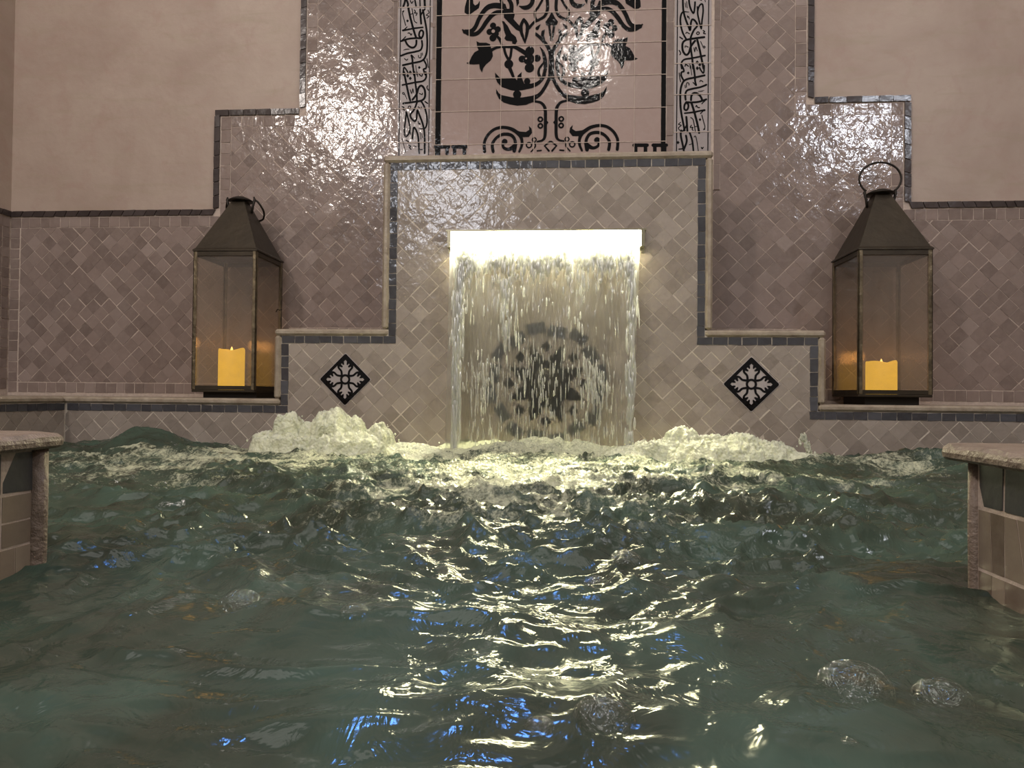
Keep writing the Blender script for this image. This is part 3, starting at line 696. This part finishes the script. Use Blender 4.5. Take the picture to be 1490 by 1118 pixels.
m = MB(); m.add(vs, [(j*(NX+1)+i, (j+1)*(NX+1)+i, (j+1)*(NX+1)+i+1, j*(NX+1)+i+1) for j in range(NZ) for i in range(NX)], smooth=True)
m.build('water_sheet', 'sheet', fall)
st = MB()
def drop(px, py, ln, w):
    t_ = max(0, min(1, (py-365)/300)); Y = -.033-.043*t_**.4-random.uniform(.001, .010)
    p = on_plane(px, py, Y); L = ln/F*1.96; W = w/F*1.96/2
    prof = [(0, 0), (.55, .12), (1, .4), (.9, .7), (.45, .92), (0, 1)]; sg = 6; vs = []; lean = random.gauss(0, .03)
    for r, q in prof:
        for k in range(sg): a = 2*math.pi*k/sg; vs.append((p[0]+W*r*math.cos(a)+lean*L*q, p[1]+W*.7*r*math.sin(a), p[2]-L*q))
    st.add(vs, [(i*sg+k, (i+1)*sg+k, (i+1)*sg+(k+1) % sg, i*sg+(k+1) % sg) for i in range(5) for k in range(sg)], smooth=True)
U = random.uniform; N_ = random.gauss
for _ in range(620):
    px = U(664, 924); c = 1+.9*max(0, math.cos((px-738)/9)*(abs(px-738) < 14))+.4*(abs(px-845) < 9)
    drop(px, 356+random.expovariate(1/(19*c)), U(5, 20), U(1.2, 4.5))
for _ in range(260): drop(U(663, 924), U(354, 385), U(8, 26), U(3, 8))
for _ in range(210):
    py = U(360, 655); t_ = (py-360)/300; drop(669-8*t_+N_(0, 5*(1-.45*t_)), py, U(14, 45), U(2, 5.5))
for _ in range(170):
    py = U(360, 655); t_ = (py-360)/300; drop(920-4*t_+N_(0, 4.0*(1-.3*t_)), py, U(12, 40), U(1.6, 5))
for _ in range(70): drop(N_(738, 7), U(395, 490), U(10, 32), U(1.5, 4.5))
for _ in range(26): drop(N_(845, 5), U(380, 470), U(10, 28), U(1.2, 3.2))
for _ in range(110): drop(N_(707, 16), N_(550, 22), U(6, 24), U(.9, 2.3))
for _ in range(160): drop(N_(864, 13), N_(553, 24), U(6, 24), U(.9, 2.3))
for _ in range(110): drop(N_(790, 24), N_(545, 30), U(6, 26), U(.9, 2.3))
for _ in range(110): drop(U(680, 905), N_(622, 20), U(6, 22), U(1, 2.2))
for _ in range(70): drop(U(670, 915), U(400, 650), U(8, 34), U(.8, 1.6))
o = st.build('water_streaks', 'streak', fall); o['kind'] = 'stuff'

# ------------------------------------------------------------------ noise utilities
def vnoise(x, y, seed):
    r = np.random.default_rng(seed).random((256, 256))
    xi = np.floor(x).astype(int); yi = np.floor(y).astype(int); fx = x-xi; fy = y-yi
    fx = fx*fx*fx*(fx*(fx*6-15)+10); fy = fy*fy*fy*(fy*(fy*6-15)+10)
    a = r[xi % 256, yi % 256]; b = r[(xi+1) % 256, yi % 256]; c = r[xi % 256, (yi+1) % 256]; d = r[(xi+1) % 256, (yi+1) % 256]
    return (a+(b-a)*fx+(c-a)*fy+(a-b-c+d)*fx*fy)*2-1
def fbm(x, y, seed, o=4, g=.5):
    s = 0; a = 1
    for k in range(o): s = s+a*vnoise(x*2**k+17*k, y*2**k+5*k, seed+k); a *= g
    return s
def sst(x, a, b): t = np.clip((x-a)/(b-a), 0, 1); return t*t*(3-2*t)
def ga(x, y, cx, cy, sx, sy=None): sy = sy or sx; return np.exp(-((x-cx)/sx)**2-((y-cy)/sy)**2)

# ------------------------------------------------------------------ water surface
xs_ = np.arange(-1.83, 1.90, .0045); ys_ = np.concatenate([np.arange(-2.9, -1.75, .012), np.arange(-1.75, -1.2, .0030), np.arange(-1.2, -.0005, .0045), [-.0005]])
X, Y = np.meshgrid(xs_, ys_)
def height(X, Y):
    wx = X+.09*fbm(X*2.2, Y*2.2, 3, 2); wy = Y+.09*fbm(X*2.2+9, Y*2.2, 5, 2)
    n1 = fbm(wx*3.0, wy*4.6, 11, 3); n2 = 1-np.abs(fbm(wx*5.5+3, wy*8.5, 21, 3)); n3 = 1-np.abs(fbm(wx*14, wy*19, 31, 3)); n4 = fbm(wx*34, wy*40, 41, 3)
    near = sst(-Y, 1.15, 1.55)
    amp = 1-.62*near
    act = np.exp(-((X+.05)/.9)**2)*.8+.35
    h = amp*(.016*n1+.018*(n2**2-.5)*1.0+.011*(n3**3-.4)*act+.0022*n4*act)
    n5 = 1-np.abs(fbm(wx*30, wy*38, 81, 2)); cen = ga(X, Y, -.02, -.75, .55, 1.1)
    h += (.0045*(n5**2-.5))*(cen+.12)
    r = np.hypot(X+.02, (Y+.02)*1.0)
    h += .010*np.sin((r+.03*n1)*2*math.pi/.19-1.2)*np.exp(-((X+.0)/.45)**2)*sst(r, .35, .6)*(1-sst(r, 1.15, 1.3))
    h += .0048*np.sin((r+.03*n1)*2*math.pi/.125)*np.exp(-((X-.03)/.26)**2)*sst(r, 1.05, 1.25)
    h += .0017*fbm(X*17+fbm(X*4, Y*4, 91, 2), Y*64, 92, 2)*(ga(X, Y, .03, -1.36, .30, .22)+2.0*ga(X, Y, -.04, -1.665, .13, .05)+.8*ga(X, Y, 0, -.95, .38, .3))
    h += .040*ga(X, Y, -.03, -.10, .22, .14)*(1+.35*fbm(X*22, Y*22, 51, 3))
    h += .052*ga(X, Y, -1.12, -.12, .12, .10)+.03*ga(X, Y, .98, -.16, .12, .08)+.022*ga(X, Y, -.9, -.35, .2, .08)
    h += .022*ga(X, Y, .95, -.45, .15, .1)
    # flatter beside the camera so no wave hides the view
    h *= 1-.75*ga(X, Y, CAM[0], CAM[1], .35, .42)
    h += -.004
    lim = .155-.10
    return h
H = height(X, Y)
fn = fbm(X*6, Y*9, 61, 4); fn2 = fbm(X*15, Y*22, 71, 3)
foam = .95*ga(X, Y, -.57, -.13, .30, .16)+.95*ga(X, Y, .50, -.13, .32, .16)+.85*ga(X, Y, -.03, -.08, .34, .20)
band = sst(Y, -.62, -.12)*(.52+.5*fn)*sst(X, -1.5, -1.1)*(1-sst(X, .8, 1.2)*.4)
foam = np.maximum(foam, band)
foam = np.maximum(foam, .62*ga(X, Y, .93, -.42, .17, .10)*(.8+.5*fn2)); foam = np.maximum(foam, .6*ga(X, Y, -.98, -.45, .35, .09)*(.8+.5*fn))
foam = np.maximum(foam, .5*ga(X, Y, -.62, -.74, .15, .06)*(.8+.6*fn2)); foam = np.maximum(foam, .45*ga(X, Y, -.95, -.72, .16, .05)*(.8+.6*fn2))
foam = np.maximum(foam, .6*ga(X, Y, .82, -.2, .16, .09))
foam = np.maximum(foam, .36*sst(Y, -1.2, -.2)*np.clip(fn*1.3, 0, 1))
foam = np.maximum(foam, (.60+.22*fn+.2*fn2)*np.exp(-((X+.0)/.40)**2)*sst(Y, -1.38, -.95))
foam = np.maximum(foam, (.72+.35*fn+.2*fn2)*ga(X, Y, -.74, -.40, .50, .40)); foam = np.maximum(foam, (.45+.35*fn+.2*fn2)*ga(X, Y, .60, -.55, .38, .45))
foam *= 1-.95*ga(X, Y, -1.14, -.11, .19, .13)
foam = np.clip(foam, 0, 1)*sst(-Y, 0, .01)
chop = np.clip(.9*ga(X, Y, -.02, -.25, .75, .62)+.30*ga(X, Y, -.05, -1.2, .45, .6)+.25*sst(Y, -1.0, -.3)+.08+.1*fn, .04, 1)
nx, ny = len(xs_), len(ys_)
co = np.stack([X, Y, H], -1).reshape(-1, 3)
# choppy sharpening : shift points toward crests
idx = np.arange(nx*ny).reshape(ny, nx); quads = np.stack([idx[:-1, :-1], idx[:-1, 1:], idx[1:, 1:], idx[1:, :-1]], -1).reshape(-1, 4)
# leave out what lies inside the partition walls
qc = co[quads[:, 0]]
inside = ((qc[:, 0] < -.43) & (qc[:, 1] < -1.41)) | ((qc[:, 0] > .39) & (qc[:, 1] < -1.385)) | ((qc[:, 0] < PX0-.012) & (qc[:, 1] > -1.2))
quads = quads[~inside]
me = bpy.data.meshes.new('pool_water'); me.vertices.add(len(co)); me.vertices.foreach_set('co', co.astype(np.float32).ravel())
me.loops.add(quads.size); me.loops.foreach_set('vertex_index', quads.astype(np.int32).ravel())
me.polygons.add(len(quads)); me.polygons.foreach_set('loop_start', np.arange(0, quads.size, 4, dtype=np.int32))
me.update(calc_edges=True)
me.polygons.foreach_set('use_smooth', np.ones(len(quads), bool))
for nm, arr in (('foam', foam), ('chop', chop)):
    a = me.attributes.new(nm, 'FLOAT', 'POINT'); a.data.foreach_set('value', arr.astype(np.float32).ravel())
me.materials.append(MT['water'])
water = bpy.data.objects.new('pool_water', me); COL.objects.link(water)
tag(water, 'choppy dark green pool water with foam and yellow light streaks', 'water', kind='stuff')

# foam plumes ----------------------------------------------------------------
def plume(name, blobs, label, seed, droplets=60):
    """lumpy mound of aerated water: one surface made from a height profile of overlapping domes"""
    x0 = min(b[0]-b[3] for b in blobs)-.05; x1 = max(b[0]+b[3] for b in blobs)+.05; y0 = min(b[1]-b[4] for b in blobs)-.05; y1 = -.004
    gx = np.arange(x0, x1, .0028); gy = np.arange(y0, y1, .0028); A, Bq = np.meshgrid(gx, gy)
    Z = np.full(A.shape, -.03)
    for (bx, by, bz, rx, ry) in blobs:
        wob = 1+.16*fbm(A*16+bx*9, Bq*16, seed, 3)
        d = ((A-bx)/(rx*wob))**2+((Bq-by)/(ry*wob))**2
        Z = np.maximum(Z, bz*np.sqrt(np.clip(1-d, 0, 1))**.9-.02*(d > 1)*np.clip(d-1, 0, 1)-.004)
    env = np.clip(Z/.03, 0, 1)
    lump = np.abs(fbm(A*38, Bq*38, seed+1, 2)); lump2 = np.abs(fbm(A*95, Bq*95, seed+3, 2))
    Z = Z+env*(.012*(1-lump*1.6)+.005*(1-lump2*1.8)-.004)
    sx = A+env*.006*fbm(A*50+5, Bq*50, seed+5, 2); sy = Bq-env*np.clip(Z, 0, .1)*.35+env*.006*fbm(A*50, Bq*50+5, seed+7, 2)
    sy = np.minimum(sy, -.003)
    m = MB(); n_, q_ = A.shape; vv = np.stack([sx, sy, Z], -1).reshape(-1, 3)
    keep = (Z > -.018)
    id_ = np.arange(n_*q_).reshape(n_, q_)
    fs = [tuple(int(v) for v in (id_[i, j], id_[i, j+1], id_[i+1, j+1], id_[i+1, j])) for i in range(n_-1) for j in range(q_-1) if keep[i:i+2, j:j+2].all()]
    m.add(vv.tolist(), fs, smooth=True)
    rs = random.Random(seed)
    e_ = empty(name, (blobs[0][0], blobs[0][1], 0), label=label, cat='foam', group=None)
    m.build('foam_body', 'foam', e_)
    dm = MB()
    for _ in range(droplets):
        b = rs.choice(blobs); a = rs.uniform(0, math.pi*2); r = rs.uniform(.75, 1.25)
        px, py = b[0]+b[3]*r*math.cos(a), min(-.02, b[1]+b[4]*r*math.sin(a)); pz = max(.01, b[2]*(1.12-.55*r*r*.8)+rs.uniform(-.004, .012)); rr = rs.uniform(.0012, .0032)
        dm.lathe([(rr*math.sin(t), pz+rr*math.cos(t)*1.2) for t in np.linspace(0.001, math.pi-.001, 5)], px, py, 6)
    d = dm.build('spray_droplets', 'foam', e_, fixn=False); d['kind'] = 'stuff'
plume('foam_plume', [(-.69, -.14, .103, .044, .07), (-.635, -.14, .074, .06, .07), (-.585, -.14, .104, .046, .07), (-.555, -.14, .113, .050, .075), (-.515, -.14, .096, .038, .07), (-.445, -.14, .076, .036, .06), (-.475, -.14, .054, .06, .07), (-.73, -.15, .05, .07, .08), (-.38, -.13, .024, .09, .08), (-.66, -.17, .05, .1, .09), (-.52, -.18, .055, .12, .09)],
      'tall white foam plume bubbling up left of the waterfall', 101, 70)
plume('foam_plume', [(.335, -.14, .076, .060, .07), (.28, -.15, .045, .08, .07), (.40, -.15, .058, .07, .07), (.485, -.14, .060, .075, .07), (.55, -.15, .042, .08, .07), (.62, -.16, .018, .08, .07), (.43, -.18, .045, .14, .08), (.22, -.14, .026, .08, .07)],
      'broad low white foam plume bubbling up right of the waterfall', 202, 60)
# small upward jet right of the right plume
jt = MB(); rs = random.Random(5)
for k in range(46):
    t_ = rs.random(); x = .64+.045*t_+rs.gauss(0, .004+.006*t_); z = .055-.085*t_+rs.gauss(0, .004); rr = rs.uniform(.0018, .005)
    jt.tube([(x-.001, -.15+rs.gauss(0, .006), z+rr*2.4), (x, -.15, z+rr), (x+.0012, -.15, z-rr), (x+.002, -.15, z-rr*2.6)], [rr*.2, rr*.8, rr, rr*.3], 6)
tag(jt.build('water_splash', 'foam'), 'thin white splash leaping up right of the low foam plume', 'splash')

# bubbles --------------------------------------------------------------------
def hz(x, y): return float(height(np.array([[x]]), np.array([[y]]))[0, 0])
def on_z(px, py, Z):
    d = fw*F + r2*(px-CX) + u2*(CY-py); return CAM + d*((Z-CAM[2])/d[2])
def bubble(px, py, rpx, label, sq=.75):
    z = 0.
    for _ in range(6): p = on_z(px, py, z); z = hz(p[0], p[1])
    r = rpx/F*np.linalg.norm(p-CAM); n = 12; sg = 22
    m = MB(); prof = [(r*math.cos(a), z-.002+r*sq*math.sin(a)) for a in np.linspace(-.12, math.pi/2-.02, n)]
    m.lathe(prof, p[0], p[1], sg)
    return tag(m.build('water_bubble', 'bubble'), label, 'bubble', 'clear bubbles floating on the near water')
for b in ((878, 1046, 44, 'large clear bubble near the bottom middle of the pool, blue glints around it'),
          (1243, 1000, 46, 'large clear bubble in the lower right of the pool, bigger of the two there'),
          (1372, 1016, 34, 'smaller clear bubble right of the large lower right one'),
          (910, 826, 24, 'small bubble on the bright rippled water, upper right of the pair in mid pool'),
          (868, 840, 18, 'small flat bubble on the bright rippled water, lower left of the pair in mid pool'),
          (1236, 1078, 12, 'tiny clear bubble under the large lower right one'),
          (350, 880, 30, 'lone bubble on dark water in the left half of the pool'),
          (785, 1056, 22, 'oval bubble left of the large bottom middle bubble'),
          (515, 893, 20, 'small bubble left of the bright curved light streaks')):
    bubble(*b)

# ------------------------------------------------------------------ foreground partition walls
def partition(side):
    s = -1 if side == 'left' else 1
    fx = -.42 if s < 0 else .381; ye = -1.395 if s < 0 else -1.372; x_out = XL if s < 0 else XR
    t = empty('pool_partition', (fx+s*.3, ye-.5, -.5), label='low tiled partition wall with stone top at the %s edge of the foreground' % side, cat='partition wall', group='low partition walls either side of the pool entry')
    a, b = sorted((fx+s*.003, x_out))
    m = MB(); m.box((a, -2.9, -.5), (b, ye-.003, .104)); m.build('wall_body', 'grout', t)
    mp = (lambda u, w, d: (fx-s*d*-1*-1, u, w)) if False else (lambda u, w, d: (fx+s*.003+s*d, u, w))
    q = MB(); row(q, (-2.4, .067), (ye-.012, .103), 0, 0, mp=mp, size=.033, th=.0004, gap=.0026, jit=.3); q.build('dark_edge_tiles', 'tile_slate_matt', t, fixn=True)
    q = MB(); rs = random.Random(3); G_ = .0016
    def quad(P):
        n = len(P); cx_ = sum(p[0] for p in P)/n; cz_ = sum(p[1] for p in P)/n
        L_ = [(x+(cx_-x)*G_/max(.004, math.hypot(x-cx_, z-cz_)), z+(cz_-z)*G_/max(.004, math.hypot(x-cx_, z-cz_))) for x, z in P]
        tile_poly(q, L_, 0, .0004, mp, .004)
    u = ye-.012; zb_rows = (-.2, -.05, .016, .066) if s > 0 else (-.2, -.06, .022, .043, .066)
    while u > -2.4:
        w = rs.uniform(.032, .046)
        for k in range(len(zb_rows)-1):
            z0_, z1_ = zb_rows[k], zb_rows[k+1]; a0 = rs.uniform(.3, .7)
            if k >= 1 and (z1_-z0_) > .045:
                quad([(u-w, z0_), (u-w*a0, z0_), (u-w*(1-a0), z1_), (u-w, z1_)]); quad([(u-w*a0, z0_), (u, z0_), (u, z1_), (u-w*(1-a0), z1_)])
            else: quad([(u-w, z0_), (u, z0_), (u, z1_), (u-w, z1_)])
        u -= w
    q.build('facing_tiles', 'tile_pillar', t, fixn=True)
    m = MB(); m.tube([(fx+s*.004, ye-.006, -.3), (fx+s*.004, ye-.006, .0), (fx+s*.0035, ye-.006, .05), (fx+s*.004, ye-.006, .104)], .0085 if s < 0 else .0055, 12); m.build('corner_trim', 'coping_pink', t)
    # far face tiles
    q = MB(); mp2 = lambda u, w, d: (u, ye-.003-d*1., w)
    row(q, (a+.01 if s > 0 else a, .067), (b if s > 0 else b-.01, .103), 0, 0, mp=mp2, size=.04, th=.0026); q.build('dark_edge_tiles', 'tile_dark', t, fixn=True)
    # coping with an uneven rounded nose
    xi = -.408 if s < 0 else .366; yf = ye+.017 if s < 0 else ye+.024
    pts = []; n = 60
    prof = [(0, .1035), (.0, .1045), (-.0, .1045)]
    vs = []; rows_ = []
    Ys = np.linspace(-2.9, yf, 240)
    m = MB()
    zt = .1165; zb_ = .1035
    for i, yv in enumerate(Ys):
        rc = max(0, (yv-(yf-.018))/.018); inset = .016*(1-math.sqrt(max(0, 1-rc*rc)))
        j = .0012*math.sin(yv*70)+.0008*math.sin(yv*171+1)
        ring = [(xi+s*(.004), zb_), (xi+s*.0006, zb_+.0025), (xi, (zb_+zt)/2), (xi+s*.0012, zt-.003), (xi+s*.006, zt), (xi+s*.02, zt+.0006), (x_out, zt+.0006), (x_out, zb_)]
        vs += [(x+(s*inset+j*(.3 if k_ < 5 else 0) if k_ < 6 else 0), yv, z+(.0006*math.sin(yv*90+k_) if k_ in (3, 4, 5) else 0)) for k_, (x, z) in enumerate(ring)]
    R_ = 8; nn = len(Ys)
    m.add(vs, [(i*R_+k_, i*R_+(k_+1) % R_, (i+1)*R_+(k_+1) % R_, (i+1)*R_+k_) for i in range(nn-1) for k_ in range(R_)]+[tuple(range(R_)), tuple(range((nn-1)*R_, nn*R_))], smooth=False)
    m.build('coping', 'coping_pink', t, fixn=True)
partition('left'); partition('right')

# ------------------------------------------------------------------ lanterns
def lantern(x0, x1, zb, ze, za, label, handle_up, side):
    w = x1-x0; cx = (x0+x1)/2; y0 = .030; y1 = y0+w; cy = (y0+y1)/2
    t = empty('candle_lantern', (cx, cy, ZL), label=label, cat='lantern', group='bronze candle lanterns on the ledges')
    m = MB(); m.box((x0+.026, y0+.022, ZL), (x1-.026 if side > 0 else x1-.004, y1-.022, zb)); m.build('foot', 'bronze_dark', t)
    m = MB(); m.cbox((x0, y0, zb-.0005), (x1, y1, zb+.007), .002)
    m.build('base_tray', 'bronze', t)
    pw = .0115
    for (px, py) in ((x0, y0), (x1-pw, y0), (x0, y1-pw), (x1-pw, y1-pw)):
        m = MB()
        # folded angle post: two thin flanges
        fx0 = px if px == x0 else px; 
        if px == x0: m.cbox((px, py if py == y0 else py, zb+.0072), (px+.003, py+pw, ze-.0005), .0008)
        else: m.cbox((px+pw-.003, py, zb+.0072), (px+pw, py+pw, ze-.0005), .0008)
        yy = py if py == y0 else py+pw-.003
        m.cbox((px, yy, zb+.0072), (px+pw, yy+.003, ze-.0005), .0008)
        m.build('corner_post', 'brass_edge', t)
    # rails
    for nm, za_, zb_ in (('bottom_rail', zb+.0072, zb+.019), ('top_rail', ze-.014, ze-.0006)):
        m = MB()
        m.box((x0+pw, y0+.0005, za_), (x1-pw, y0+.0035, zb_)); m.box((x0+pw, y1-.0035, za_), (x1-pw, y1-.0005, zb_))
        m.box((x0+.0005, y0+pw, za_), (x0+.0035, y1-pw, zb_)); m.box((x1-.0035, y0+pw, za_), (x1-.0005, y1-pw, zb_)); m.build(nm, 'bronze', t)
    gz0, gz1 = zb+.0195, ze-.0145
    for b_ in (((x0+.012, y0+.004, gz0), (x1-.012, y0+.0055, gz1)), ((x0+.012, y1-.0055, gz0), (x1-.012, y1-.004, gz1)),
               ((x0+.004, y0+.012, gz0), (x0+.0055, y1-.012, gz1)), ((x1-.0055, y0+.012, gz0), (x1-.004, y1-.012, gz1))):
        m = MB(); m.box(*b_); m.build('glass_pane', 'glass', t)
    # roof : pyramid with slightly concave foot, collar
    zc = ze+(za-ze)*.80; cw = w*.155
    def ringpts(h, z): return [(cx-h, cy-h, z), (cx+h, cy-h, z), (cx+h, cy+h, z), (cx-h, cy+h, z)]
    m = MB(); L = [(w/2+.0025, ze), (w/2+.0025, ze+.004), (w/2-.004, ze+.010), (cw, zc)]
    vs = [p for h, z in L for p in ringpts(h, z)]; nL = len(L)
    m.add(vs, [(i*4+k, i*4+(k+1) % 4, (i+1)*4+(k+1) % 4, (i+1)*4+k) for i in range(nL-1) for k in range(4)]+[((nL-1)*4, (nL-1)*4+1, (nL-1)*4+2, (nL-1)*4+3), (3, 2, 1, 0)])
    m.build('roof', 'bronze', t)
    zcap = ze+(za-ze)*.955
    m = MB(); L = [(cw+.0018, zc-.006), (cw+.0018, zc-.004), (cw*.62, zcap-.003)]
    vs = [p for h, z in L for p in ringpts(h, z)]
    m.add(vs, [(i*4+k, i*4+(k+1) % 4, (i+1)*4+(k+1) % 4, (i+1)*4+k) for i in range(2) for k in range(4)]+[(8, 9, 10, 11), (3, 2, 1, 0)])
    m.build('vent_collar', 'bronze', t)
    m = MB(); R_ = .039 if side > 0 else .037
    m.lathe([(R_*.2, zcap-.0036), (R_, zcap-.002), (R_, zcap), (R_*.75, zcap+.006), (R_*.4, zcap+.0115), (.001, zcap+.013)], cx, cy, 28); m.build('domed_cap', 'bronze_dark', t)
    hb = zcap-.004
    for sx in (-1, 1):
        m = MB(); m.tube([(cx+sx*(cw+.006), cy, zc-.010), (cx+sx*.0385, cy, zcap-.018), (cx+sx*.044, cy, zcap+.004), (cx+sx*.042, cy, zcap+.012)], [.0035, .004, .0042, .0025], 8, flat=1.)
        m.build('handle_bracket', 'bronze_dark', t)
    m = MB(); Rh = .060
    if handle_up: pts = [(cx+Rh*math.sin(a)*.98, cy, hb+.048+Rh*.80*math.cos(a)) for a in np.linspace(-2.42, 2.42, 30)]
    else:
        pts = [(cx+.052*math.sin(a), cy+.014+.050*(1+math.cos(a))*.55, hb+.002-.036*(1+math.cos(a))*.5) for a in np.linspace(-2.5, 2.5, 30)]
        pts = [(cx+.043, cy+.002, hb+.008), (cx+.052, cy+.004, hb+.002), (cx+.060, cy+.010, hb-.010), (cx+.064, cy+.022, hb-.024), (cx+.060, cy+.034, hb-.036), (cx+.050, cy+.046, hb-.043), (cx+.03, cy+.055, hb-.046), (cx, cy+.058, hb-.047),
               (cx-.03, cy+.055, hb-.046), (cx-.048, cy+.046, hb-.042), (cx-.055, cy+.03, hb-.030), (cx-.052, cy+.012, hb-.012), (cx-.043, cy+.002, hb+.008)]
        pts = smooth_pts(pts, 4)
    m.tube(pts, .0030, 8); m.build('ring_handle', 'bronze_dark', t)
    if not handle_up:
        m = MB(); zz = ZL+.275
        m.tube([(x1+.001, y1-.05, zz-.004), (x1+.006, y1-.05, zz+.006), (x1+.012, y1-.05, zz+.002), (x1+.020, y1-.05, zz+.004)], .0016, 6); m.build('wire_hook', 'bronze_dark', t)
    return cx, cy
lL = lantern(-1.067, -.873, .155, .574, .757, 'bronze glass lantern with folded-back handle on the left ledge', False, -1)
lR = lantern(.846, 1.043, .160, .567, .757, 'bronze glass lantern with upright ring handle on the right ledge', True, 1)
def candle(cx, cy, z0, z1, r, label, seed):
    t = empty('pillar_candle', (cx, cy, z0), label=label, cat='candle', group='glowing pillar candles inside the lanterns')
    m = MB(); sg = 40; rs = random.Random(seed); ph = rs.uniform(0, 6); vs = []
    def wv(a): return .0045*math.cos(2*(a-math.pi/2))*-1*(-1)+.002*math.sin(3*a+ph)
    L = [(r*.98, 0), (r, .003), (r, (z1-z0)*.5), (r*1.0, (z1-z0)-.004), (r*.95, (z1-z0)), (r*.82, (z1-z0)-.003), (r*.3, (z1-z0)-.012), (.0008, (z1-z0)-.012)]
    for i, (rr, z) in enumerate(L):
        for k in range(sg):
            a = 2*math.pi*k/sg; dz = (-.0075*abs(math.sin(a))**3+.002*math.sin(3*a+ph)) if 3 <= i <= 5 else 0
            vs.append((cx+rr*math.cos(a), cy+rr*math.sin(a), z0+z+dz))
    m.add(vs, [(i*sg+k, i*sg+(k+1) % sg, (i+1)*sg+(k+1) % sg, (i+1)*sg+k) for i in range(len(L)-1) for k in range(sg)]+[tuple(range(sg-1, -1, -1))], smooth=True)
    m.build('wax_body', 'wax', t)
    m = MB(); m.lathe([(.0006, z1-.012), (.0035, z1-.008), (.004, z1-.003), (.002, z1+.003), (.0003, z1+.006)], cx, cy, 10); m.build('flame_tip', 'flame', t)
    l = bpy.data.lights.new('candle_glow', 'POINT'); l.color = (1, .47, .12); l.energy = .06; l.shadow_soft_size = .02
    for dy in (-.045, .045):
        o = bpy.data.objects.new('candle_glow', l); COL.objects.link(o); o.location = (cx+.0, cy+dy, z1+.02)
candle(-.987, .118, .1622, .290, .0385, 'tall glowing ivory candle with dipped rim, in the left lantern', 3)
candle(.944, .118, .1672, .264, .0410, 'shorter squat glowing candle, in the right lantern', 8)

# ------------------------------------------------------------------ lights
def area(name, loc, target, size, energy, col, sy=None):
    l = bpy.data.lights.new(name, 'AREA'); l.energy = energy; l.color = col; l.shape = 'RECTANGLE'; l.size = size; l.size_y = sy or size
    o = bpy.data.objects.new(name, l); COL.objects.link(o); o.location = loc
    o.rotation_euler = (Vector(target)-Vector(loc)).to_track_quat('-Z', 'Y').to_euler(); return o
area('left_ceiling_lamp', (-1.72, -3.0, 2.30), (0, 0, .6), .20, 30, (1, .91, .84))
area('right_window_light', (1.80, -1.99, 1.80), (.3, 0, .6), .14, 10, (.86, .90, 1))
area('centre_ceiling_lamp', (.15, -2.3, 2.47), (0, .2, .8), .10, 6, (1, .93, .86))
area('rear_window_light', (-.95, -3.9, 1.85), (0, 0, .6), .55, 16, (.90, .92, 1), .5)
bl_ = area('blue_pool_lamp', (-.12, -.72, 1.5), (-.06, -1.68, 0), .17, .34, (.12, .34, 1), .13); bl_.data.spread = math.radians(42)
sl_ = area('spout_lamp', (-.02, -.033, .566), (-.02, -.36, .0), .53, 36, (1, .96, .64), .012); sl_.data.spread = math.radians(70)
w = bpy.data.worlds.new('room_ambient'); SC.world = w; w.use_nodes = True
bg = w.node_tree.nodes['Background']; bg.inputs[0].default_value = (1, .945, .89, 1); bg.inputs[1].default_value = .30
area('overhead_fill', (0, -1.25, 2.88), (0, -1.20, 0), 3.2, 26, (1, .95, .89), 1.3)  # added broad fill light overhead, supplies soft ambient; no fixture of the room
